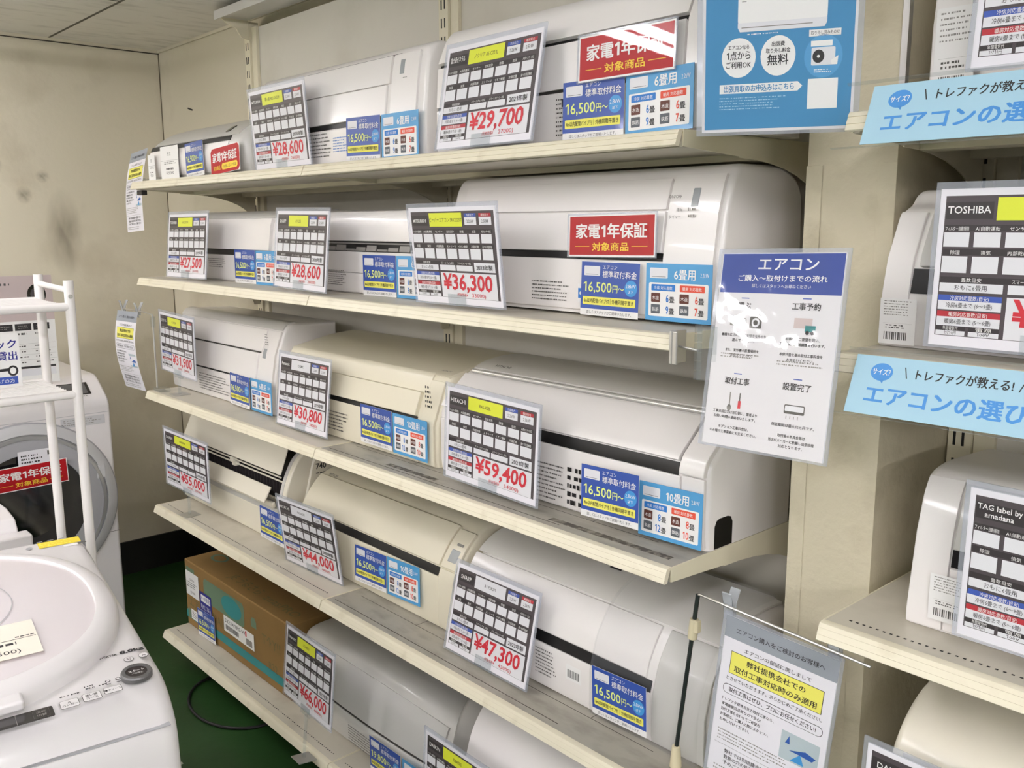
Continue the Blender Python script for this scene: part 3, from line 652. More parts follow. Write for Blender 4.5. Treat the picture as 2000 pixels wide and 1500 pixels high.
# ------------------------------------------------------------------ printed cards
def price_base():
    """the form every price card is printed on, 297 x 210 mm, origin bottom centre"""
    W, H = .297, .210; X = lambda u: -W/2+u*W; Zz = lambda v: H*(1-v)
    m = MB(); m.box(-W/2, -.0001, 0, W/2, .0008, H, 'paper'); m.rect(X(.025), Zz(.935), X(.975), Zz(.045), 'card_dark', 1)
    bx = lambda a, b, c, d, mt, l=2: m.rect(X(a), Zz(d), X(b), Zz(c), mt, l)
    bx(.03, .235, .085, .19, 'card_black')
    for a, b, mt, s in ((.655, .785, 'head_blue', '冷房能力'), (.815, .945, 'head_red', '暖房能力')):
        bx(a, b, .07, .105, mt); bx(a, b, .108, .185, 'box_white'); m.text(s, X((a+b)/2), Zz(.098), .006, 'white', 4, al='c', res=1)
        m.text('2.2kW' if mt == 'head_blue' else '2.5kW', X((a+b)/2), Zz(.165), .010, 'text_dark', 4, al='c', w=.022, res=1)
    heads = (('フィルター自動掃除', 'AI自動運転', 'センサー', '空気清浄', '除菌', '加湿', '人感センサー対応'), ('除湿', '換気', '内部乾燥', 'ストリーマ', 'イオン機能', '冷温切替', '選べる除湿機能'))
    for r, (z0, z1, zt) in enumerate(((.275, .365, .262), (.425, .53, .412))):
        bx(.03, .95, z0-.048, z0-.008, 'card_black')
        for k in range(7):
            a = .03+k*.1325; bx(a, a+.112, z0, z1, 'box_white', 3); m.text(heads[r][k], X(a+.056), Zz(zt), .0062, 'white', 4, w=min(.031, .0062*len(heads[r][k])), al='c', res=1)
    bx(.03, .70, .555, .592, 'card_black')
    for a, b, s in ((.03, .305, '畳数目安'), (.325, .505, 'スマートフォン対応'), (.52, .70, 'スマートスピーカー対応')):
        bx(a, b, .595, .652, 'box_white', 3); m.text(s, X((a+b)/2), Zz(.585), .006, 'white', 4, al='c', w=min(.045, .0065*len(s)), res=1)
    bx(.72, .945, .562, .655, 'box_white', 3); m.text('おもに6畳用', X(.167), Zz(.638), .0085, 'text_dark', 4, al='c', w=.042, res=1)
    for z0, mt, s, q in ((.672, 'head_blue', '冷房対応畳数(目安)', '冷房6畳まで (6〜9畳)'), (.776, 'head_red', '暖房対応畳数(目安)', '暖房6畳まで (5〜6畳)')):
        bx(.03, .305, z0, z0+.036, mt); bx(.03, .305, z0+.036, z0+.094, 'box_white'); m.text(s, X(.167), Zz(z0+.03), .0065, 'white', 4, al='c', w=.05, res=1); m.text(q, X(.167), Zz(z0+.078), .0078, 'text_dark', 4, al='c', w=.06, res=1)
    for a, b, s, q in ((.03, .16, '年間電気代', '19710円'), (.175, .305, '電源', '100V')):
        bx(a, b, .874, .901, 'card_black'); bx(a, b, .901, .931, 'box_white'); m.text(s, X((a+b)/2), Zz(.896), .0058, 'white', 4, al='c', w=.02, res=1); m.text(q, X((a+b)/2), Zz(.925), .006, 'text_dark', 4, al='c', w=.016, res=1)
    bx(.325, .95, .672, .932, 'box_white', 3)
    return m
def sleeve_mb(W, H, b=.006, front='sleeve_clear', edge='sleeve_edge', y0=-.0020, y1=.0016, bt=None):
    """clear sleeve: front and back window with a milky welded edge; origin bottom centre of the sheet"""
    m = MB(); bt = b if bt is None else bt; x0, x1, z0, z1 = -W/2-b, W/2+b, -b*.6, H+bt
    for y, fl in ((y0, 0), (y1, 1)):
        for (a, c, d, e, mt) in ((-W/2, 0, W/2, H, front), (x0, z0, -W/2, z1, edge), (W/2, z0, x1, z1, edge), (-W/2, z0, W/2, 0, edge), (-W/2, H, W/2, z1, edge)):
            q = [(a, y, c), (d, y, c), (d, y, e), (a, y, e)]; m.add(q, [(0, 1, 2, 3) if not fl else (3, 2, 1, 0)], mt)
    m.add([(x0, y0, z0), (x1, y0, z0), (x1, y1, z0), (x0, y1, z0), (x0, y0, z1), (x1, y0, z1), (x1, y1, z1), (x0, y1, z1)],
          [(3, 2, 1, 0), (4, 5, 6, 7), (0, 4, 7, 3), (1, 2, 6, 5)], edge)
    return m
PB = price_base(); SLV = sleeve_mb(.297, .21, .006, bt=.009)
_share = {}
def shared(key, mb, name, parent, **k):
    if key not in _share: o = mb.build(name, parent, **k); _share[key] = o.data
    else: o = bpy.data.objects.new(name, _share[key]); C.objects.link(o); o.parent = parent
    return o
def price_card(M, price, base_price, maker, model, year, label, ytag='yellow', stand='clip', deck=None):
    t = thing('price_card', M, label, 'price card', 'price cards in clear sleeves')
    W, H = .297, .21; X = lambda u: -W/2+u*W; Zz = lambda v: H*(1-v)
    shared('pb', PB, 'printed_form', t); shared('slv', SLV, 'clear_sleeve', t)
    m = MB(); m.rect(X(.25), Zz(.20), X(.63), Zz(.06), ytag, 5)
    if '|' in maker:
        for k, q in enumerate(maker.split('|')): m.text(q, X(.132), Zz(.125+.05*k), .0105, 'white', 6, al='c', bold=.012)
    else: m.text(maker, X(.132), Zz(.155), .0135 if len(maker) < 10 else .010, 'white', 6, al='c', bold=.01, w=.048 if len(maker) > 7 or ord(maker[0]) > 9000 else None)
    m.text(model, X(.44), Zz(.15), .0105, 'text_dark', 6, al='c', sx=.85)
    m.text(year, X(.832), Zz(.632), .0125, 'text_dark', 6, al='c', w=.052, bold=.015)
    m.text(price, X(.345), Zz(.845), .047, 'price_red', 6, w=.165, bold=.022, slant=.06); m.text('(税抜価格¥', X(.50), Zz(.915), .0085, 'price_red', 6, w=.036, res=1); m.text(base_price+')', X(.67), Zz(.915), .0115, 'price_red', 6, w=.045)
    m.build('price_print', t)
    if stand == 'clip':
        m = MB(); m.prism([(-.004, -.003), (.006, -.003), (.018, .0), (.006, .003), (.0045, .02), (.003, .02), (.003, .0), (-.003, .0), (-.003, .022), (-.004, .022)], -.03, .03, 'clear_plastic'); m.build('clip_base', t)
    else:
        m = MB(); d = deck; m.prism([(-.005, -.012), (.005, -.012), (.004, .012), (.0022, .012), (.0022, -.004), (-.0028, -.004), (-.0028, .014), (-.0045, .014)], -.028, .028, 'clear_plastic'); m.build('clip', t)
        m = MB(); m.tube([(0, 0, -.012), (0, 0, -d+.002)], .005, 'clear_plastic', 10); m.build('stem', t)
        m = MB(); m.box(-.028, -.028, -d, .028, .028, -d+.003, 'metal'); m.build('foot', t, bevel=.001)
    return t
H2 = .105
price_card(pose(1.022, .021, 1.911, .7, -4, .4, H2), '¥28,600', '26000', 'MITSUBISHI', '霧ヶ峰 MSZ-GV2219', '2020年製', 'sleeved price card reading 28,600 yen on the top shelf')
price_card(pose(1.903, .010, 1.911, -1, 10.1, 0, H2), '¥29,700', '27000', '富士通ゼネラル', 'ノクリア AS-C221L', '2021年製', 'large sleeved price card reading 29,700 yen on the top shelf')
price_card(pose(.318, .041, 1.583, 1.2, 6, .3, H2), '¥27,500', '25000', 'TOSHIBA', 'RAS-2210TM', '2019年製', 'sleeved price card reading 27,500 yen at the left of the second shelf')
price_card(pose(1.095, .030, 1.583, -2.1, 5.1, -.8, H2), '¥28,600', '26000', 'SHARP', 'AY-L22S', '2020年製', 'sleeved price card reading 28,600 yen on the second shelf')
price_card(pose(1.784, .014, 1.583, .2, -6, .2, H2), '¥36,300', '33000', 'MITSUBISHI', 'ビーバーエアコン SRK2223T', '2023年製', 'sleeved price card reading 36,300 yen on the second shelf')
price_card(pose(.165, .048, 1.233, -.2, 0, -1.7, H2), '¥31,900', '29000', '富士通ゼネラル', 'AS-A221H', '2021年製', 'sleeved price card reading 31,900 yen on a stand on the third shelf', stand='stand', deck=1.233-H2-Z3)
price_card(pose(1.001, .070, 1.168, -1.3, 6.4, .6, H2), '¥30,800', '28000', 'Panasonic', 'CS-J289C', '2019年製', 'sleeved price card reading 30,800 yen on the third shelf', 'box_white')
price_card(pose(1.865, .042, 1.177, 1.2, 1.3, -2, H2), '¥59,400', '54000', 'HITACHI', 'RAS-X28L', '2021年製', 'sleeved price card reading 59,400 yen on the third shelf')
price_card(pose(.221, .030, .811, 5.8, -2, -3.5, H2), '¥55,000', '50000', 'DAIKIN', 'AN28WRS', '2019年製', 'sleeved price card reading 55,000 yen on a stand on the fourth shelf', stand='stand', deck=.811-H2-Z4)
price_card(pose(1.008, .065, .730, 2.8, -7, .1, H2), '¥44,000', '40000', 'HITACHI', 'RAS-AJ28K', '2020年製', 'sleeved price card reading 44,000 yen on the fourth shelf', 'box_white')
price_card(pose(1.817, .080, .732, -2, 13, 1.2, H2), '¥47,300', '43000', 'SHARP', 'AY-P28DM', '2023年製', 'sleeved price card reading 47,300 yen on the fourth shelf', 'box_white')
price_card(pose(1.126, -.021, .370, -3.6, 6.4, 1.7, H2), '¥66,000', '60000', 'Panasonic', 'CS-X400D', '2021年製', 'sleeved price card reading 66,000 yen on a stand on the bottom shelf', stand='stand', deck=.370-H2-Z5)
price_card(pose(1.816, -.012, .326, -2, 4, 1.5, H2), '¥49,500', '45000', 'DAIKIN', 'S28ATES', '2022年製', 'sleeved price card cut off by the bottom edge of the picture', stand='stand', deck=.326-H2-Z5)
price_card(pose(2.985, .03, 1.945, 0, 2, -1.5, H2), '¥26,400', '24000', 'TOSHIBA', 'RAS-2258', '2019年製', 'sleeved price card in the top right corner above the upper banner', stand='stand', deck=1.945-H2-Z1)
price_card(pose(2.948, .045, 1.590, .0, 2, 0, H2), '¥25,300', '23000', 'TOSHIBA', 'RAS-2210', '2019年製', 'sleeved price card right of the pillar between the two light blue banners')
price_card(pose(3.027, .022, 1.194, 0, 0, -.8, H2), '¥29,700', '27000', 'TAG label by|amadana', 'AT-AC1', '2021年製', 'sleeved price card right of the pillar below both light blue banners', stand='stand', deck=1.194-H2-Z3)
price_card(pose(2.913, .012, .772, 0, 2, -1, H2), '¥33,000', '30000', 'DAIKIN', 'AN22', '2018年製', 'sleeved price card at the lower right corner of the picture', stand='stand', deck=.775-H2-Z4)

# small A6 cards
def fee_card(M, label, yen='16,500'):
    W, H = .148, .105; key = 'fee'+yen
    if key not in _share:
        m = MB(); m.box(-W/2, -.0001, 0, W/2, .0007, H, 'white'); X = lambda u: -W/2+u*W
        m.rect(-W/2, .013, W/2, H, 'fee_blue', 1); m.text('詳しくはスタッフがご説明いたします。', 0, .004, .007, 'text_dark', 2, al='c', w=.115, res=1)
        m.rrect(X(.05), .078, X(.33), .097, .002, 'box_white', 2); m.rect(X(.08), .0805, X(.30), .0812, 'text_dark', 3)
        m.text('エアコン', X(.38), .092, .0095, 'white', 3, w=.036); m.text('標準取付料金', X(.38), .0765, .0145, 'white', 3, w=.085, bold=.01)
        m.text(yen, X(.05), .047, .027, 'lime_text', 3, w=.073, bold=.012); m.text('円〜', X(.56), .048, .017, 'lime_text', 3, w=.028, bold=.015)
        m.disc(X(.865), .057, .0155, .0155, 'circle_blue', 2); m.text('2.8kW', X(.865), .058, .010, 'white', 4, al='c', w=.025); m.text('以下', X(.865), .048, .007, 'white', 4, al='c', res=1)
        m.rrect(X(.04), .021, X(.95), .037, .002, 'soft_yellow', 2); m.text('4m以内配管パイプ付', X(.06), .0255, .0095, 'text_dark', 3, w=.066, bold=.01); m.rect(X(.525), .024, X(.53), .035, 'text_dark', 3); m.text('外機同階平置き', X(.555), .0255, .0095, 'text_dark', 3, w=.054, bold=.01)
        o = m.build('fee_card'); _share[key] = o.data
    else: o = bpy.data.objects.new('fee_card', _share[key]); C.objects.link(o)
    o.matrix_world = M; return tag(o, label, 'sign card', 'blue installation fee cards')
def room_card(M, label, ten=False):
    W, H = .148, .105; key = 'room%d' % ten
    if key not in _share:
        m = MB(); m.box(-W/2, -.0001, 0, W/2, .0007, H, 'room_blue'); X = lambda u: -W/2+u*W
        m.rrect(X(.05), .008, X(.95), .070, .003, 'white', 1); m.rrect(X(.06), .078, X(.34), .097, .002, 'box_white', 1); m.rect(X(.09), .0805, X(.31), .0812, 'text_dark', 2)
        m.text('10畳用' if ten else '6畳用', X(.44), .078, .021, 'white', 2, w=.052 if ten else .047, bold=.02); m.text('2.8kW' if ten else '2.2kW', X(.83), .082, .011, 'white', 2, w=.018)
        vals = ((('8', '12'), ('8', '10')) if ten else (('6', '9'), ('6', '7')))
        for k, (a, hd, s, col) in enumerate(((.09, 'tag_blue', '冷房 対応畳数', 'tag_blue'), (.53, 'tag_orange', '暖房 対応畳数', 'tag_orange'))):
            m.rrect(X(a), .055, X(a+.37), .067, .0015, hd, 2); m.text(s, X(a+.185), .058, .007, 'white', 3, al='c', w=.042, res=1)
            for r, (z, bg, nm) in enumerate(((.034, 'tag_brown', '木造'), (.013, 'tag_slate', '鉄筋'))):
                m.rrect(X(a), z, X(a+.14), z+.017, .0015, bg, 2); m.text(nm, X(a+.07), z+.005, .008, 'white', 3, al='c', res=1)
                m.text(vals[k][r], X(a+.275), z+.001, .019, col, 3, al='r', sx=.72, bold=.02); m.text('畳', X(a+.285), z+.001, .0125, 'text_dark', 3, bold=.02)
        o = m.build('room_size_card'); _share[key] = o.data
    else: o = bpy.data.objects.new('room_size_card', _share[key]); C.objects.link(o)
    o.matrix_world = M; return tag(o, label, 'sign card', 'light blue room size cards')
h = .0525
for a, lb, yen in (
    ((.482, .014, 1.855, -2.5, 0, 2), 'leaning on the corner unit of the top shelf', ''),
    ((1.392, .047, 1.857, .3, .4, -1.3), 'on the top shelf near the 28,600 yen card', ''),
    ((2.161, .041, 1.857, 1.5, .8, -.3), 'on the top shelf below the red sign', ''),
    ((.593, .111, 1.520, -1, .7, .4), 'left of the second shelf 28,600 yen card', ''),
    ((1.351, .111, 1.520, .5, .4, .3), 'between two price cards on the second shelf', ''),
    ((2.150, .106, 1.524, 1, 2.1, -.3), 'under the red sign on the second shelf', ''),
    ((.536, .097, 1.112, -1.7, 1.5, -.6), 'between the 31,900 and 30,800 yen cards', ''),
    ((1.347, .090, 1.123, -.4, .1, -.4), 'on the cream unit of the third shelf', ''),
    ((2.199, .060, 1.129, .3, 2.1, 1.6), 'right of the 59,400 yen card', ''),
    ((.786, .061, .716, 1, 0, -1.1), 'half hidden left of the 44,000 yen card', ''),
    ((1.271, .108, .703, 2.1, 2.4, 1.2), 'on the ivory unit of the fourth shelf', ''),
    ((2.208, .088, .692, -1.1, .5, 2.7), 'on the film wrapped unit', ''),
    ((.193, .076, .177, .1, 1.1, 2.2), 'leaning on the brown carton', ''),
    ((1.380, .066, .176, .7, 0, .6), 'on the bottom shelf', '19,800')):
    fee_card(pose(*a, h), 'blue %s yen fee card %s' % (yen or '16,500', lb), yen or '16,500')
for a, lb, ten in (
    ((1.546, .047, 1.854, -.2, .3, -.2), 'six mat room card right of the top 28,600 yen card', False),
    ((2.313, .042, 1.857, -.5, 1.2, 1.0), 'six mat room card on the top shelf below the red sign', False),
    ((.736, .110, 1.520, -1.5, 1.3, .6), 'six mat room card left of the second shelf 28,600 yen card', False),
    ((1.502, .111, 1.521, -.5, .7, .8), 'six mat room card half hidden behind the 36,300 yen card', False),
    ((2.316, .106, 1.526, .4, .5, .2), 'six mat room card at the right end of the second shelf', False),
    ((.680, .100, 1.111, -1, .6, .3), 'six mat room card left of the 30,800 yen card', False),
    ((1.497, .091, 1.120, -.3, .1, -.3), 'ten mat room card on the cream unit of the third shelf', True),
    ((2.325, .088, 1.115, .1, 2.5, 1.3), 'ten mat room card at the right end of the third shelf', True),
    ((1.425, .110, .710, .4, 2.4, 3.0), 'ten mat room card on the ivory unit of the fourth shelf', True),
    ((1.537, .067, .176, .5, 0, .4), 'room card right of the 19,800 yen card on the bottom shelf', True)):
    room_card(pose(*a, h), 'light blue ' + lb, ten)

def red_sign(M, label, W=.214, H=.076, bubble=False, parts=True):
    t = thing('warranty_sign', M, label, 'sign', 'red warranty signs')
    m = MB(); m.box(-W/2-.003, -.0001, -.003, W/2+.003, .001, H+.003, 'white')
    if bubble:
        c = .008; m.poly([(-W/2-.002, 0), (-W/2+c, -.002), (W/2-c, -.002), (W/2+.002, c), (W/2+.002, H-c), (W/2-c, H+.002), (-W/2+c, H+.002), (-W/2-.002, H-c)], 'warn_red', 1)
        m.text('家電1年保証', -W*.44, H*.48, H*.42, 'white', 2, w=W*.86, bold=.03); m.text('対象商品', -W*.42, H*.13, H*.2, 'warn_yellow', 2, w=W*.25, bold=.02)
        m.rrect(-W*.12, H*.10, W*.44, H*.36, H*.12, 'warn_yellow', 2); m.text('※お渡し日より保証', -W*.08, H*.17, H*.14, 'text_dark', 3, w=W*.48, res=1)
    else:
        m.rect(-W/2, 0, W/2, H, 'warn_red', 1); m.text('家電1年保証', 0, H*.47, H*.40, 'white', 2, al='c', w=W*.84, bold=.035)
        m.text('対象商品', 0, H*.13, H*.23, 'warn_yellow', 2, al='c', w=W*.43, bold=.03)
        for a, b in ((-.43, -.25), (.25, .43)): m.rect(W*a, H*.22, W*b, H*.235, 'warn_yellow', 2)
    m.build('printed_face', t)
    if parts:
        m = sleeve_mb(W+.006, H+.006, .003, 'laminate_flat', 'sleeve_edge', -.0016, .0014); m.build('clear_sleeve', t, Matrix.Translation((0, 0, -.003)))
    return t
red_sign(pose(.706, .010, 1.843, -.4, 2, 3.2, .036), 'red warranty sign with cut corners on the corner unit of the top shelf', .19, .072, True, False)
red_sign(pose(2.239, .038, 1.945, .9, 2, 0, .037), 'red warranty sign with a bright reflection on the top shelf unit', .212, .074)
red_sign(pose(2.149, .108, 1.628, .7, 2, .9, .0375), 'red warranty sign on the white unit of the second shelf', .214, .075)

# ------------------------------------------------------------------ posters
def leaflet(curl=0):
    """A4 notice with grey band and yellow box; origin bottom centre"""
    W, H = .21, .297; X = lambda u: -W/2+u*W; Zz = lambda v: H*(1-v); m = MB()
    if curl:
        n = 12
        for k in range(n): m.rect(-W/2, H*k/n, W/2, H*(k+1)/n, 'paper', 0)
    else: m.box(-W/2, -.0001, 0, W/2, .0006, H, 'paper')
    tx = lambda s, u, v, hh, mt='text_dark', w=None, b=.01, al='c', l=2: m.text(s, X(u), Zz(v), hh, mt, l, w=w, al=al, bold=b)
    m.rect(-W/2, Zz(.13), W/2, H, 'grey_band', 1); tx('エアコン購入をご検討のお客様へ', .5, .085, .0105, w=.165)
    tx('エアコンの保証に関しまして', .5, .185, .0085, w=.125)
    m.rect(X(.085), Zz(.345), X(.915), Zz(.205), 'text_dark', 1); m.rect(X(.09), Zz(.342), X(.91), Zz(.208), 'soft_yellow', 2)
    tx('弊社提携会社での', .5, .262, .0125, w=.11, b=.02, l=3); tx('取付工事対応時のみ適用', .5, .322, .0125, w=.155, b=.02, l=3)
    tx('とさせていただきます。あらかじめご了承ください。', .5, .385, .008, w=.18)
    m.rrect(X(.05), Zz(.475), X(.95), Zz(.415), .008, 'text_dark', 1); m.rrect(X(.054), Zz(.472), X(.946), Zz(.418), .0075, 'paper', 2); tx('取付工事はぜひ、プロにお任せください!', .5, .455, .0095, w=.165, b=.02, l=3)
    for k, s in enumerate(('トレファク提携会社の取付工事なら、', '家電量販店品質なので安心!', '取付工事も合わせてご希望の', 'お客様は、ご購入の際にスタッフへ', 'お申し付けください。')):
        tx(s, .06, .52+k*.034, .0066, w=.0066*len(s)*.9, al='l')
    m.rect(X(.62), Zz(.70), X(.95), Zz(.53), 'teal_photo', 1); m.poly([(X(.66), Zz(.60)), (X(.69), Zz(.55)), (X(.70), Zz(.60))], 'photo_blue', 2); m.poly([(X(.70), Zz(.635)), (X(.84), Zz(.60)), (X(.93), Zz(.615)), (X(.90), Zz(.64)), (X(.80), Zz(.635))], 'photo_blue', 2); m.poly([(X(.72), Zz(.69)), (X(.80), Zz(.63)), (X(.84), Zz(.69))], 'circle_blue', 2)
    m.lines(X(.06), Zz(.78), X(.75), Zz(.70), 4, 'print_light', 2, .35, True, .0035); m.rect(X(.04), Zz(.802), X(.96), Zz(.80), 'print_light', 1)
    for k, s in enumerate(('弊社では別途建造物への配管パイプ穴', '鉄筋の穴の拡張工事には対応できません', '予めご了承いただき、ご検討ください')): tx(s, .5, .845+k*.036, .0085, w=.15)
    m.lines(X(.06), Zz(.98), X(.8), Zz(.935), 2, 'print_light', 2, .35, True, .0035)
    if curl: m.xform(lambda p: Vector((p.x, p.y-curl*math.sin((p.z/H-.1)*PI*1.1), p.z)))
    return m
# upper blue poster
t = thing('poster', pose(2.583, -.026, 1.932, 24, -7.5, -.5, .1485), 'laminated light blue air conditioner poster hanging at the top right', 'poster')
W, H = .215, .300; X = lambda u: -W/2+u*W; Zz = lambda v: H*(1-v); m = MB(); m.box(-W/2, -.0001, 0, W/2, .0006, H, 'poster_white'); m.rect(-W/2+.004, .004, W/2-.004, H-.004, 'poster_blue', 1)
m.rrect(X(.235), Zz(.50), X(.81), Zz(.375), .004, 'white', 2); m.poly([(X(.235), Zz(.515)), (X(.25), Zz(.535)), (X(.795), Zz(.535)), (X(.81), Zz(.515)), (X(.81), Zz(.494)), (X(.235), Zz(.494))], 'box_white', 3); m.rect(X(.26), Zz(.518), X(.72), Zz(.514), 'print_light', 4); m.rect(X(.26), Zz(.40), X(.29), Zz(.397), 'print_light', 3)
m.lines(X(.3), Zz(.552), X(.5), Zz(.543), 1, 'white', 2, .5, False, .003)
for u in (.245, .505): m.disc(X(u), Zz(0.652), .0245, .0275, 'white', 2)
for s, v, hh, w_ in (('エアコンなら', .66, .007, .030), ('1点から', .705, .013, .034), ('ご利用OK', .745, .010, .036)): m.text(s, X(.245), Zz(v-.048), hh, 'text_dark', 3, al='c', w=w_, bold=.015)
for s, v, hh, w_ in (('出張費', .655, .007, .018), ('取り外し料金', .685, .007, .034), ('無料', .738, .016, .029)): m.text(s, X(.505), Zz(v-.048), hh, 'text_dark', 3, al='c', w=w_, bold=.02)
m.rect(X(.70), Zz(0.577), X(.90), Zz(0.547), 'white', 2); m.text('取り外し済みもOK!', X(.80), Zz(0.569), .006, 'text_dark', 3, al='c', w=.038)
m.disc(X(.795), Zz(0.667), .026, .029, 'room_blue', 2); m.rect(X(.715), Zz(0.622), X(.85), Zz(0.597), 'white', 3); m.rrect(X(.72), Zz(0.707), X(.87), Zz(0.627), .002, 'box_white', 3); m.disc(X(.765), Zz(0.667), .008, .009, 'text_dark', 4); m.disc(X(.765), Zz(0.667), .002, .002, 'white', 5); m.poly([(X(.845), Zz(0.687)), (X(.89), Zz(0.667)), (X(.885), Zz(0.707)), (X(.85), Zz(0.707))], 'white', 4); m.lines(X(.74), Zz(0.742), X(.86), Zz(0.722), 2, 'white', 3, .4, True, .003)
m.poly([(X(.12), Zz(0.817)), (X(.64), Zz(0.817)), (X(.67), Zz(0.795)), (X(.64), Zz(0.774)), (X(.12), Zz(0.774))], 'white', 2); m.text('出張買取のお申込みはこちら', X(.15), Zz(0.808), .0105, 'poster_blue', 3, w=.10, bold=.02)
m.rect(X(.705), Zz(0.904), X(.895), Zz(0.767), 'white', 2); m.lines(X(.12), Zz(0.897), X(.62), Zz(0.832), 5, 'sky_paper', 2, .3, True, .003)
m.build('printed_sheet', t)
m = sleeve_mb(W, H, .008, 'laminate', 'sleeve_edge', -.0024, .0016); m.build('laminate', t)
# middle flow poster
t = thing('poster', pose(2.606, -.044, 1.461, -1.6, 9.5, 1.6, .1485), 'laminated white and navy flow chart poster hanging beside the second shelf', 'poster')
W, H = .21, .297; X = lambda u: -W/2+u*W; Zz = lambda v: H*(1-v); m = MB(); m.box(-W/2, -.0001, 0, W/2, .0006, H, 'poster_white'); m.rect(-W/2+.002, Zz(.205), W/2-.002, Zz(.005), 'poster_navy', 1)
m.text('エアコン', X(.56), Zz(.085), .022, 'white', 2, al='c', w=.10, bold=.02); m.text('ご購入〜取付けまでの流れ', X(.52), Zz(.142), .0105, 'white', 2, al='c', w=.15, bold=.02); m.text('詳しくはスタッフへお尋ねください', X(.52), Zz(.175), .006, 'white', 2, al='c', w=.10)
m.rect(X(.49), Zz(.96), X(.492), Zz(.23), 'box_white', 1); m.rect(X(.05), Zz(.575), X(.95), Zz(.573), 'box_white', 1)
for u, v, s, w_ in ((.24, .285, '選ぶ', .023), (.74, .278, '工事予約', .046), (.25, .675, '取付工事', .044), (.74, .672, '設置完了', .046)): m.text(s, X(u), Zz(v), .0115, 'text_dark', 2, al='c', w=w_, bold=.03); m.rect(X(u)-.007, Zz(v-.05), X(u)+.007, Zz(v-.055), 'head_blue', 1)
m.rrect(X(.13), Zz(.375), X(.27), Zz(.335), .002, 'print_light', 2); m.rrect(X(.135), Zz(.365), X(.265), Zz(.339), .002, 'box_white', 3); m.rrect(X(.30), Zz(.385), X(.40), Zz(.325), .002, 'print_grey', 2); m.disc(X(.35), Zz(.355), .007, .007, 'box_white', 3); m.disc(X(.35), Zz(.355), .004, .004, 'print_grey', 4)
m.rect(X(.66), Zz(.37), X(.80), Zz(.32), 'pink_grey', 2); m.rect(X(.75), Zz(.385), X(.83), Zz(.355), 'box_teal', 3); m.disc(X(.77), Zz(.39), .003, .003, 'text_dark', 4); m.disc(X(.81), Zz(.39), .003, .003, 'text_dark', 4)
m.rect(X(.285), Zz(.765), X(.295), Zz(.72), 'print_grey', 2); m.rect(X(.278), Zz(.80), X(.302), Zz(.76), 'price_red', 2); m.rect(X(.20), Zz(.80), X(.21), Zz(.72), 'print_light', 2); m.disc(X(.205), Zz(.80), .004, .005, 'print_light', 2)
m.rrect(X(.66), Zz(.79), X(.82), Zz(.745), .002, 'print_grey', 2); m.rrect(X(.667), Zz(.777), X(.813), Zz(.75), .0015, 'box_white', 3)
for k in range(4): m.rect(X(.68+k*.03), Zz(.815), X(.685+k*.03), Zz(.80), 'print_light', 2)
for (u0, v0, lst) in ((.26, .43, ('機種や広さによってお好きなものを', '選んでください。', '', 'また、室外機の設置場所を', 'お伝えください。')), (.74, .43, ('お客様のご要望を伺い、', '工事業者と日程調整を行います。', '', '本体代金と基本取付工事料金を', 'お支払いください。')), (.26, .83, ('工事日前日又は当日朝に、業者より', 'お伺い時間の連絡をいたします。', '', 'オプション工事料金は、', 'その場で工事業者にお支払ください。')), (.74, .855, ('保証期間は最大12ヵ月です。', '', '取付後の不具合等は', '当店がメーカーに依頼し出張修理', '対応となります。'))):
    for k, s in enumerate(lst):
        if s: m.text(s, X(u0), Zz(v0+k*.026), .0052, 'text_dark', 2, al='c', w=.0050*len(s), bold=.02, res=1)
m.lines(X(.08), Zz(.575-.03), X(.42), Zz(.535-.02), 2, 'print_light', 2, .35, True, .003); m.lines(X(.56), Zz(.56), X(.94), Zz(.53), 2, 'print_light', 2, .4, True, .003)
m.build('printed_sheet', t); m = sleeve_mb(W, H, .006, 'laminate', 'sleeve_edge', -.0024, .0016); m.build('laminate', t)
# lower notice on a pole
NM = pose(2.570, .062, .818, 3, 3, -4.0, .1485)
t = thing('poster', NM, 'white notice with a yellow box hanging from the pole at the lower right', 'poster', 'grey headed notices with a yellow box')
leaflet().build('printed_sheet', t); sleeve_mb(.21, .297, .006).build('clear_sleeve', t)
t = thing('poster', pose(-.170, .070, 1.776, -4.6, 8, 2.5, .1485), 'curled notice hanging past the left end of the top shelf', 'poster', 'grey headed notices with a yellow box')
leaflet(.012).build('printed_sheet', t)
m = MB(); m.box(.085, -.010, .16, .112, -.004, .185, 'clear_plastic'); m.box(.085, .003, .16, .112, .010, .185, 'clear_plastic'); m.build('clear_clip', t)
t = thing('poster', pose(-.187, .010, 1.183, 0, 0, 1.5, .1485), 'curled notice hanging from a thin pole at the left end of the third shelf', 'poster', 'grey headed notices with a yellow box')
leaflet(.02).build('printed_sheet', t)
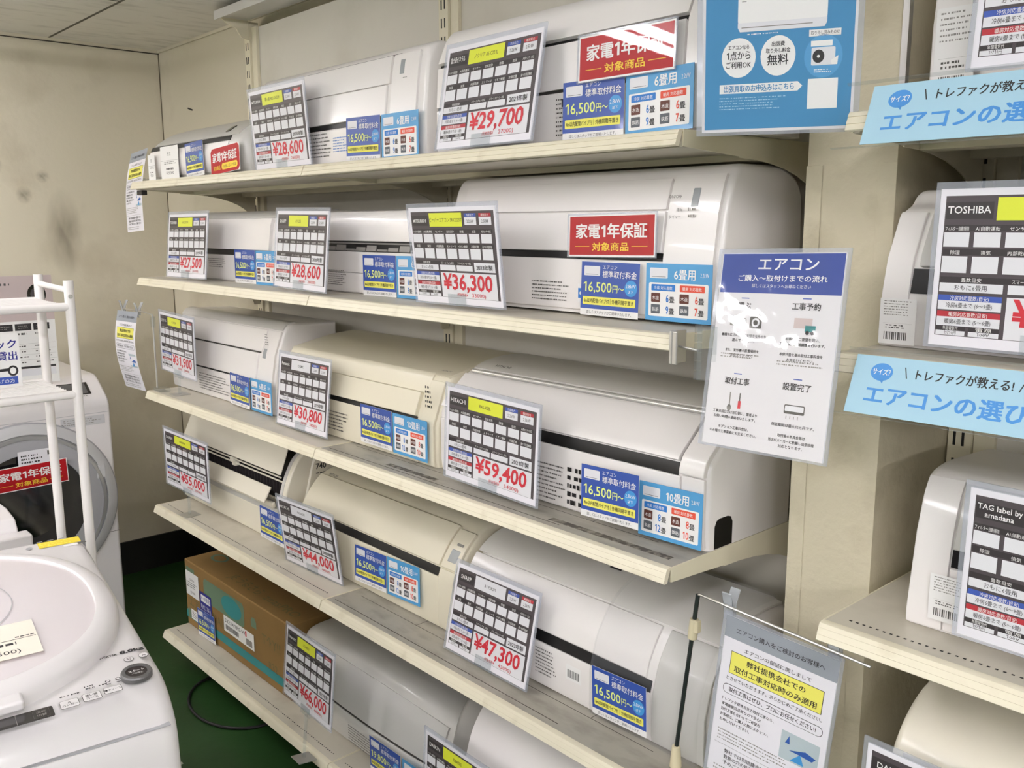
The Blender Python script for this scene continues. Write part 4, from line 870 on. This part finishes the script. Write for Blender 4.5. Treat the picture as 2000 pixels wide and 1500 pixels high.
# pole with arm for the lower notice
t = thing('sign_pole', (2.362, .080, Z4), 'dark metal sign pole with cream joints at the right end of the fourth shelf', 'sign pole', 'sign poles with a side arm')
m = MB(); m.tube([(0, 0, .035), (.036, .004, .361)], .0042, 'dark_rod', 10); m.build('pole', t)
m = MB(); m.tube([(0, 0, 0), (0, 0, .045)], [.012, .008], 'joint_cream', 12); m.build('base', t, bevel=.002)
m = MB(); m.tube([(.027, .003, .272), (.031, .003, .312)], .009, 'joint_cream', 12); m.box(.033, -.004, .288, .043, .008, .312, 'joint_cream'); m.build('joint', t, bevel=.002)
m = MB(); m.tube([(.036, .004, .358), (.040, .004, .362), (.20, .006, .352), (.366, .008, .341)], .0028, 'metal', 8); m.build('arm', t)
def clip(M, label):
    t = thing('sign_clip', M, label, 'clip', 'clear clips on the sign arm')
    m = MB(); m.prism([(-.012, .024), (-.010, .026), (-.003, .004), (.001, -.03), (-.001, -.03), (-.005, .004)], -.010, .010, 'clip_plastic'); m.build('front_jaw', t, bevel=.001)
    m = MB(); m.prism([(.020, .026), (.017, .027), (.0055, .004), (.0055, -.022), (.0075, -.022), (.009, .004)], -.010, .010, 'clip_plastic'); m.build('back_jaw', t, bevel=.001)
    return t
clip(Matrix.Translation((2.461, .092, .979)), 'clear clip at the upper left corner of the lower right notice')
clip(Matrix.Translation((2.664, .094, .967)), 'clear clip at the upper right corner of the lower right notice')
# pole for the left notice
t = thing('sign_pole', (.02, .022, Z3), 'thin clear tipped sign pole at the left end of the third shelf', 'sign pole', 'sign poles with a side arm')
m = MB(); m.box(-.012, -.010, 0, .055, .028, .012, 'clear_plastic'); m.build('base', t, bevel=.002)
m = MB(); m.tube([(0, 0, .01), (0, 0, .278)], .0032, 'metal', 8); m.build('pole', t)
m = MB(); m.box(-.006, -.007, .232, .008, .007, .272, 'clear_plastic'); m.build('joint', t, bevel=.002)
m = MB(); m.tube([(0, 0, .278), (-.10, .006, .281), (-.335, .012, .279)], .0024, 'metal', 8); m.build('arm', t)
for x, lb in ((-.30, 'clear clip at the left of the arm over the left notice'), (-.145, 'clear clip at the right of the arm over the left notice')):
    clip(Matrix.Translation((x, .031, Z3+.285)), lb)
# clamp and hinge that carry the middle poster
t = thing('poster_clamp', (2.410, -.008, Z2-.02), 'metal clamp with a rod and clear hinge at the right end of the second shelf', 'clamp')
m = MB(); m.box(0, -.028, -.026, .006, .012, .030, 'metal'); m.box(.006, -.028, -.026, .016, -.022, .030, 'metal'); m.build('bracket', t, bevel=.002)
m = MB(); m.tube([(.006, -.012, .004), (.06, -.030, .003)], .0022, 'metal', 8); m.build('rod', t)
m = MB()
for k in range(6): m.tube([(.062, -.032, -.043+k*.015), (.062, -.032, -.030+k*.015)], .006, 'clear_plastic', 10)
m.box(.064, -.0375, -.043, .10, -.0355, .045, 'clear_plastic'); m.build('hinge', t)
# black clamp under the top shelf at its left end
t = thing('poster_clamp', (.02, -.002, Z1-.034), 'small black clamp under the left end of the top shelf', 'clamp')
m = MB(); m.box(0, 0, -.012, .045, .02, .004, 'black'); m.build('block', t, bevel=.002)
m = MB(); m.tube([(0, .01, -.004), (-.055, .02, -.006)], .003, 'metal', 8); m.build('rod', t)

# price tags on the corner unit
def price_tag(M, w, hh, label):
    m = MB(); m.box(-w/2, -.0001, 0, w/2, .0006, hh, 'white'); m.text('日立', 0, hh*.72, .012, 'text_dark', 1, al='c', w=w*.2)
    m.rect(-w/2, hh*.56, w/2, hh*.565, 'print_grey', 1); m.lines(-w*.3, hh*.44, w*.4, hh*.54, 2, 'print_grey', 1, .4, True, .006); m.text('¥25,300', 0, hh*.14, .013, 'text_dark', 1, al='c', w=w*.42); m.lines(-w*.2, hh*.27, w*.2, hh*.34, 1, 'text_dark', 1, .8, False, .008)
    o = m.build('price_tag', None, M); return tag(o, label, 'price tag', 'white paper price tags')
price_tag(pose(.290, .012, 1.852, -.5, 0, 0, .050), .148, .105, 'wide white paper price tag on the corner unit of the top shelf')
price_tag(pose(.151, .006, 1.844, 3, 0, 0, .042), .052, .084, 'narrow white paper price tag at the left end of the top shelf')

# light blue banners on the right shelving
def banner(M, label, left):
    t = thing('shelf_banner', M, label, 'banner', 'light blue shelf banners')
    W, H = .305, .083; m = MB(); m.box(0, -.0001, 0, W, .0007, H, 'sky_paper')
    m.disc(.040, H-.022, .0155, .0125, 'sky_text', 1); m.poly([(.038, H-.032), (.045, H-.032), (.044, H-.038)], 'sky_text', 1); m.text('サイズ？', .040, H-.0255, .0095, 'white', 2, al='c', w=.025, bold=.02)
    m.poly([(.070, H-.012), (.0715, H-.012), (.076, H-.027), (.0745, H-.027)], 'text_dark', 1); m.text('トレファクが教える!', .087, H-.026, .0155, 'text_dark', 1, w=.121, bold=.022); m.poly([(.220, H-.012), (.2215, H-.012), (.216, H-.027), (.2145, H-.027)], 'text_dark', 1)
    m.text('エアコンの選び方', .024, .018, .0285, 'sky_text', 1, w=.238, bold=.038); m.build('printed_sheet', t)
    m = MB()
    for y, f in ((-.0022, (0, 1, 2, 3)), (.0014, (3, 2, 1, 0))): m.add([(-left, y, -.003), (W+.02, y, -.003), (W+.02, y, H+.008), (-left, y, H+.008)], [f], 'sleeve_clear')
    m.box(-left, -.0022, H+.007, W+.02, .004, H+.009, 'clear_plastic'); m.box(-left, -.0022, -.004, W+.02, .0014, -.003, 'clear_plastic'); m.build('clear_sleeve', t)
    return t
for z, rl, lb in ((Z1+.028, .0, 'upper light blue banner on the shelving right of the pillar'), (Z2+.003, .0, 'lower light blue banner on the shelving right of the pillar')):
    u = Vector((1, 0, math.radians(rl))).normalized(); v = Vector((0, .032, .077)).normalized(); Mx = Matrix((u, v.cross(u), v)).transposed().to_4x4()
    Mx.translation = Vector((2.731, -.0215, z))-v*.083; banner(Mx, lb, .04 if z > 1.6 else .014)

# ------------------------------------------------------------------ front washer
TH = math.radians(-6.5)
WM = Matrix.Translation((1.43, -.685, 0)) @ Matrix.Rotation(TH, 4, 'Z')   # local x: back -> front, local y: -w
t = thing('washing_machine', WM, 'white top loading washing machine with a round lid in the lower left foreground', 'washing machine')
ztop = lambda d: 1.035-.1*(d-.1)
side = arc_path([(.03, .04), (.03, 1.042, .02), (.10, 1.036, .01), (.61, ztop(.61), .10), (.662, .93, .05), (.672, .85), (.672, .04)])
def wring(y, k): return [(x-(x-.35)*k*.05, y, z-(max(0, z-.9))*k*.25) for x, z in side]
m = MB(); m.loft([wring(y, k) for y, k in ((.0, 1), (-.004, .55), (-.012, .2), (-.026, 0), (-.534, 0), (-.548, .2), (-.556, .55), (-.56, 1))], 'washer_white')
m.build('cabinet', t, sharp=30)
m = MB(); m.box(.034, -.558, .004, .674, -.002, .845, 'washer_white'); m.box(.640, -.545, .9250, .6642, -.012, .9265, 'washer_shade'); m.build('lower_cabinet', t, bevel=.004)
m = MB()
for x, y in ((.08, -.06), (.62, -.06), (.08, -.5), (.62, -.5)): m.tube([(x, y, 0), (x, y, .03)], .025, 'black', 12)
m.build('feet', t)
def lid_ring(s, z, n=72):
    out = []
    for k in range(n):
        a = 2*PI*k/n; c, q = math.cos(a), math.sin(a); e = .88
        x = .345+s*.262*abs(c)**e*(1 if c > 0 else -1); y = -.282+s*.266*abs(q)**e*(1 if q > 0 else -1)
        x = max(x, .078); out.append((x, y, ztop(x)+z))
    return out
m = MB(); m.loft([lid_ring(1, -.004), lid_ring(1, .010), lid_ring(.993, .016), lid_ring(.97, .0225), lid_ring(.93, .0275), lid_ring(.895, .0290), lid_ring(.875, .0285), lid_ring(.868, .0245)], 'washer_white'); lid = m.build('lid', t, sharp=40)
m = MB(); m.loft([lid_ring(.869, .018), lid_ring(.8685, .0245), lid_ring(.85, .0252), lid_ring(.3, .0275)], 'washer_lid'); m.build('lid_window', lid, sharp=50)
mk = lambda d, w_, z: Matrix.Translation((d, -w_, ztop(d)+z)) @ Matrix.Rotation(math.radians(5.7), 4, 'Y') @ Matrix.Rotation(PI/2, 4, 'Z') @ Matrix.Rotation(-PI/2, 4, 'X')
m = MB(); n = 40
for r0, r1 in ((.1225, .124),):
    ri = [(r0*math.cos(2*PI*k/n), 0, r0*math.sin(2*PI*k/n)) for k in range(n)]; ro = [(r1*math.cos(2*PI*k/n), 0, r1*math.sin(2*PI*k/n)) for k in range(n)]
    m.add(ri+ro, [(k, (k+1) % n, (k+1) % n+n, k+n) for k in range(n)], 'washer_shade')
m.rrect(-.02, .095+.04, .015, .104+.04, .004, 'print_grey', 1); m.lines(-.12, .095, -.03, .10, 1, 'print_grey', 1, .8, False, .01); m.lines(-.03, .05+.05, .06, .085+.03, 2, 'washer_shade', 1, .4, True, .008); m.disc(.05, .145, .012, .008, 'washer_shade', 1)
m.build('lid_print', lid, mk(.32, .29, .0290))
m = MB(); m.box(-.07, -.018, -.012, .07, .012, .004, 'washer_white'); m.build('lid_handle', lid, Matrix.Translation((.600, -.262, ztop(.59)+.014)) @ Matrix.Rotation(math.radians(6), 4, 'Y') @ Matrix.Rotation(PI/2, 4, 'Z'), bevel=.005)
m = MB(); m.box(-.085, -.0004, -.054, .06, .0004, .054, 'cream_paper'); m.text('500)', .0, -.042, .016, 'text_dark', 3, w=.032); m.text('00', -.03, -.026, .016, 'text_dark', 3); m.rect(-.085, -.001, .058, .0002, 'text_dark', 3); m.lines(-.08, -.02, .045, -.004, 1, 'text_dark', 3, .5, True, .009); m.lines(.03, .003, .056, .008, 1, 'print_grey', 3, .6, False, .006)
m.build('price_label', lid, mk(.462, .2105, .0300))
m = MB(); m.rect(-.036, -.0135, .038, .0135, 'label_yellow', 1); m.lines(-.034, -.011, .036, .011, 3, 'soft_yellow', 2, .4, True, .008); m.lines(-.036, .016, .03, .020, 1, 'print_light', 1, .7, True, .01); m.rect(.005, -.026, .03, -.016, 'white', 1); m.rect(.032, -.022, .046, -.016, 'print_grey', 1); m.disc(-.052, -.004, .006, .006, 'washer_shade', 1)
m.build('warning_label', t, mk(.060, .0515, .0012))
m = MB(); m.text('INVERTER', -.038, .0, .0075, 'text_dark', 1, w=.030, bold=.02); m.text('8.0kg', -.004, .0, .0115, 'text_dark', 1, w=.036, bold=.05); m.build('capacity_print', t, mk(.530, .044, .0012))
def pbtn(name, d, w_, rx, rz, txt, round_=False, hh=.007):
    m = MB()
    if round_: m.disc(0, 0, rx, rz, 'print_grey', 1); m.disc(0, 0, rx*.9, rz*.9, 'washer_white', 2)
    else: m.rrect(-rx, -rz, rx, rz, .003, 'print_grey', 1); m.rrect(-rx+.0008, -rz+.0008, rx-.0008, rz-.0008, .0026, 'washer_white', 2)
    for k, s in enumerate(txt): m.text(s, 0, -hh*.4+(len(txt)-1)*hh*.62-k*hh*1.2, hh, 'text_dark', 3, al='c', sx=.95, bold=.01)
    return m.build(name, t, mk(d, w_, .0012))
pbtn('off_button', .550, .040, .0072, .0072, ['切'], True); pbtn('on_button', .549, .018, .0072, .0072, ['入'], True)
o = pbtn('hanger_button', .627, .138, .0125, .0105, ['△', 'ハンガー'], hh=.0055); pbtn('wash_course_button', .624, .108, .0125, .0105, ['洗い技', 'コース'], hh=.006); pbtn('tub_clean_button', .621, .079, .0125, .0085, ['槽クリーン'], hh=.005)
m = MB(); m.disc_stack([(.0225, -.002), (.0225, .004), (.021, .0065), (.0155, .0065), (.0150, .004)], 'ring_grey', Matrix.Identity(4), 40); ring = m.build('start_ring', t, mk(.597, .040, .0) @ Matrix.Rotation(PI/2, 4, 'X'), sharp=25)
m = MB(); m.disc(0, 0, .0152, .0152, 'button_brown', 20); m.text('スタート', 0, .0, .0065, 'white', 22, al='c', w=.022, bold=.02); m.text('一時停止', 0, -.0065, .005, 'white', 22, al='c', w=.016); m.build('start_button', ring, Matrix.Rotation(-PI/2, 4, 'X') @ Matrix.Translation((0, -.001, 0)))
m = MB(); m.rrect(-.15, -.0135, .062, .0135, .003, 'panel_dark', 1); m.rect(.015, -.012, .0155, .012, 'print_light', 2); m.rrect(.036, -.010, .057, .011, .002, 'print_grey', 2); m.rrect(.0365, -.0095, .0565, .0105, .002, 'panel_dark', 3); m.text('洗乾', .0465, .002, .006, 'print_light', 4, al='c', sx=1.1); m.text('切替', .0465, -.006, .006, 'print_light', 4, al='c', sx=1.1); m.build('display_panel', t, mk(.633, .2215, .0014))
m = MB()
for x, z in ((-.051, .0), (-.036, .0), (-.016, .004), (-.017, -.002+.012), (.002, .004)): m.lines(x, z, x+.012, z+.0035, 1, 'text_dark', 1, .9, False, .003)
for x in (.012, .026): m.rect(x, .002, x+.006, .0035, 'text_dark', 1); m.rrect(x, .008, x+.007, .014, .002, 'text_dark', 1); m.rrect(x+.0012, .0092, x+.0058, .0128, .0015, 'washer_white', 2)
m.build('indicator_print', t, mk(.607, .096, .0012))

# machine behind it (stepped rear housing)
t = thing('washing_machine', (.62, -.655, 0), 'white washing machine with a stepped rear housing behind the front washer', 'washing machine')
m = MB(); m.box(-.05, -.58, .02, .40, 0, .86, 'washer_white'); m.build('cabinet', t, bevel=.02)
m = MB(); m.prism([(-.05, .85), (.33, .85), (.33, .922), (.31, .945), (.24, .955), (-.05, .945)], -.555, -.035, 'washer_white', 'y'); m.build('rear_housing', t, bevel=.006)
m = MB(); m.box(.325, -.52, .85, .375, -.15, .90, 'washer_white'); m.box(.325, -.09, .85, .375, -.015, .915, 'washer_white'); m.build('housing_step', t, bevel=.005)
red_sign(Matrix.Translation((.72, -.78, .9595)) @ Matrix.Rotation(PI/2, 4, 'Z') @ Matrix.Rotation(-PI/2+.05, 4, 'X'), 'red warranty sign lying on the machine behind the front washer', .2, .072, False, False)

# ------------------------------------------------------------------ drum washer
FX = -.30
t = thing('washing_machine', (-.93, -.70, 0), 'white front loading drum washer with a dark glass door against the left wall', 'washing machine')
ox, oy = -.93, -.70
m = MB(); bp = arc_path([(.0, .03), (.0, 1.075, .02), (.50, 1.070, .03), (FX-ox, .985, .03), (FX-ox, .03)])
m.prism(bp, 0, .655, 'washer_white', 'y'); cb = m
dM = Matrix.Translation((FX-ox, -.365-oy, .615)) @ Matrix.Rotation(PI/2, 4, 'Y')
m = MB(); m.disc_stack([(.322, -.002), (.322, .003), (.316, .004)], 'washer_shade', dM, 72, False); m.disc_stack([(.3165, .0), (.3165, .010), (.30, .020), (.280, .024), (.278, .004)], 'washer_grey', dM, 72, False); door = m.build('door', t, sharp=25)
def kid(o): o.parent = door
m = MB(); m.disc_stack([(.279, .004), (.279, .020), (.272, .026), (.262, .026), (.260, .004)], 'silver', dM, 72, False); kid(m.build('door_ring', t, sharp=25))
m = MB(); m.disc_stack([(.262, .004), (.262, .019), (.24, .022), (.206, .020), (.203, .004)], 'washer_shade', dM, 72, False); kid(m.build('door_inner_ring', t, sharp=25))
m = MB(); m.disc_stack([(.205, .010), (.204, .017), (.15, .012), (.08, .008), (.01, .007)], 'smoke_glass', dM, 72); kid(m.build('door_glass', t, sharp=40))
m = MB(); m.prism([(.0, -.02), (.008, -.012), (.008, .03), (.0, .05)], -.014, .018, 'washer_grey', 'y'); kid(m.build('door_handle', t, Matrix.Translation((FX-ox+.016, -.107-oy, .70)), bevel=.003))
sM = Matrix.Translation((FX-ox+.001, -.70-oy, 0)) @ Matrix.Rotation(PI/2, 4, 'Z')
m = MB(); m.rect(.03, .938, .645, .9395, 'washer_shade', 1); m.rect(.0, .455, .655, .4565, 'seam', 1); m.rect(.47, .895, .63, .930, 'washer_grey', 1); m.lines(.48, .90, .62, .925, 3, 'print_light', 2, .35, True, .008); m.disc(.475, .90, .006, .008, 'print_grey', 3); cb.merge(m, sM); cb.build('cabinet', t, bevel=.012)
# slanted control panel
n = Vector((FX-ox-.50, 0, .985-1.070)); n.normalize(); up = -n; nor = Vector((-n.z, 0, n.x)) if n.x > 0 else Vector((n.z, 0, -n.x))
cM = Matrix((Vector((0, 1, 0)), -nor, up)).transposed().to_4x4(); cM.translation = Vector((FX-ox-.03, 0, .985+.03*.085/.13*.98))
m = MB(); m.box(.16, -.0028, .008, .60, .004, .075, 'panel_dark'); m.rect(.17, .012, .59, .07, 'ring_grey', 14)
for k in range(10): m.lines(.18+k*.042, -.006, .205+k*.042, .0, 1, 'print_grey', 14, .8, False, .006)
m.build('control_panel', t, cM)
m = MB(); m.box(.0, -.004, -.012, .145, .003, .07, 'washer_white'); m.build('detergent_drawer', t, cM, bevel=.004)
# notices on the drum door
doorM = lambda y, z: Matrix.Translation((FX+.031, y, z)) @ Matrix.Rotation(PI/2, 4, 'Z')
m = MB(); m.box(-.065, 0, -.042, .065, .001, .042, 'paper'); m.lines(-.055, -.02, .03, .03, 4, 'text_dark', 1, .5, True, .007); m.lines(-.04, -.036, .045, -.024, 2, 'print_light', 1, .4, True, .006); m.rect(.035, .018, .05, .034, 'print_grey', 1)
tag(m.build('notice', None, doorM(-.328, .795)), 'small white notice stuck on the drum washer door', 'notice')
red_sign(Matrix.Translation((FX+.034, -.355, .700)) @ Matrix.Rotation(PI/2, 4, 'Z') @ Matrix.Rotation(math.radians(-1.5), 4, 'Y'), 'red warranty sign stuck on the dark door of the drum washer', .25, .084, parts=False)
# display board standing on the drum washer
t = thing('display_board', Matrix.Translation((-.345, -.36, 1.071)) @ Matrix.Rotation(PI/2, 4, 'Z'), 'tall printed display board standing on top of the drum washer', 'display board')
W, H = .31, .40; m = MB(); m.box(-W/2, 0, 0, W/2, .003, H, 'white'); m.rect(-W/2, .235, W/2, H, 'pink_grey', 1); m.disc(.10, .33, .032, .038, 'smoke_glass', 2); m.disc(.10, .33, .021, .026, 'card_dark', 3); m.lines(-W/2+.01, .365, .02, .375, 1, 'print_grey', 2, .8, False, .01); m.rect(-W/2, .31, -.03, .345, 'white', 2)
for k in range(3): m.rect(-.045+k*.062, .20, .010+k*.062, .225, 'text_dark', 1); m.lines(-.04+k*.062, .183, .005+k*.062, .192, 1, 'text_dark', 1, .8, True, .007); m.lines(-.035+k*.062, .205, .0+k*.062, .22, 2, 'print_light', 2, .4, True, .006)
for k in range(4): m.rect(-.01, .150-k*.02, .15, .1505-k*.02, 'print_light', 1); m.rect(-.012, .136-k*.02, -.002, .148-k*.02, 'text_dark', 1); m.lines(.005, .138-k*.02, .06, .145-k*.02, 1, 'print_grey', 1, .6, True, .008); m.lines(.08, .138-k*.02, .14, .145-k*.02, 1, 'print_grey', 1, .6, True, .008)
m.rect(-.01, .058, .145, .066, 'text_dark', 1); m.rect(-.01, .03, .145, .056, 'box_white', 1); m.build('printed_sheet', t)
m = MB(); m.box(-W/2-.004, -.004, 0, W/2+.004, -.0025, H+.006, 'sleeve_clear'); m.build('clear_cover', t)
m = MB(); m.box(-.11, -.02, 0, .11, .03, .002, 'clear_plastic'); m.build('foot', t)

# ------------------------------------------------------------------ white tube rack
t = thing('laundry_rack', (1.14, -.645, 0), 'white steel tube rack standing behind the front washer', 'rack')
D = .21; R = .0098; Lr = .60
def rod(nm, a, b, r=R): m = MB(); m.tube([a, b], r, 'tube_white', 14); return m.build(nm, t)
for x, zt in ((D, 1.540), (0, 1.545)):
    for y in (0, -Lr): rod('post', (x, y, 0), (x, y, zt))
for y in (0, -Lr): rod('cross_rod', (0, y, 1.525), (D, y, 1.520), .0062)
for z in (1.487, 1.305):
    for x in (0, D): rod('rail', (x, -Lr, z), (x, 0, z), .0085)
m = MB()
for z in (1.487, 1.305):
    for k in range(1, 12): m.tube([(D*k/12, -Lr, z+.004), (D*k/12, -.012, z+.004)], .0022, 'tube_white', 6)
    m.tube([(.01, -.16, z), (D-.01, -.16, z)], .0022, 'tube_white', 6); m.tube([(.01, -.012, z), (D-.01, -.012, z)], .003, 'tube_white', 6)
m.build('wire_shelf', t)
m = MB(); m.disc_stack([(.0045, 0), (.0045, .002), (.0035, .003), (.0022, .0015)], 'metal', Matrix.Translation((D+.0092, -.001, 1.508)) @ Matrix.Rotation(PI/2, 4, 'Y'), 16); m.build('screw', t)
m = MB()
for z in (1.478, 1.19, 1.33): m.box(D-.003, R-.001, z, D+.004, R+.0006, z+.006, 'metal')
m.build('peg_slots', t)
t = thing('lending_sign', Matrix.Translation((1.245, -.795, 1.318)) @ Matrix.Rotation(PI/2, 4, 'Z'), 'white card with blue lettering and a black tool on the rack shelf', 'sign card')
m = MB(); m.box(-.13, 0, 0, .074, .001, .112, 'white'); m.text('トラック', .068, .083, .020, 'indigo', 1, al='r', w=.078, bold=.03); m.text('無料貸出', .068, .058, .020, 'indigo', 1, al='r', w=.078, bold=.03)
m.poly([(-.05, .030), (.05, .034), (.05, .040), (-.05, .036)], 'text_dark', 1); m.disc(.058, .034, .010, .011, 'text_dark', 1); m.disc(.058, .034, .006, .007, 'white', 2); m.poly([(-.05, .025), (-.01, .027), (-.01, .035), (-.05, .036)], 'text_dark', 1)
m.rect(-.13, .006, .066, .022, 'head_blue', 1); m.text('1万円以上お買い上げの方', .06, .010, .009, 'white', 2, al='r', w=.12); m.build('printed_sheet', t)

m = MB(); m.box(-.022, -.004, -.003, .022, 0, .003, 'black'); struct(m.build('trim_20', None, Matrix.Translation((-.69, YB, 2.152)) @ Matrix.Rotation(.25, 4, 'Y'), bevel=.0008), 'small black nail in the back wall')
# cable loop on the floor under the bottom shelf
m = MB(); pts = []
for k in range(15):
    a = PI*(.95+k*.075); pts.append((.48+.22*math.cos(a), .06+.16*math.sin(a), .006))
m.tube(pts, .005, 'black', 8); tag(m.build('power_cable'), 'black cable lying in a loop on the floor under the bottom shelf', 'cable')
# stains on the left wall
for k, (y, z, a, b_) in enumerate(((-.28, 1.95, .06, .07), (-.33, 1.88, .05, .05), (-.10, 1.78, .035, .04), (-.20, 1.90, .03, .04), (.05, 1.62, .08, .2), (-.02, 1.86, .03, .03))):
    m = MB(); m.add([(.07, -1, -1), (.07, 1, -1), (.07, 1, 1), (.07, -1, 1)], [(0, 1, 2, 3)], 'stain'); struct(m.build('trim_%d' % (k+4), None, Matrix.Translation((XW, y, z)) @ Matrix.Diagonal((.012, a, b_, 1))), 'grey smudge on the plaster')
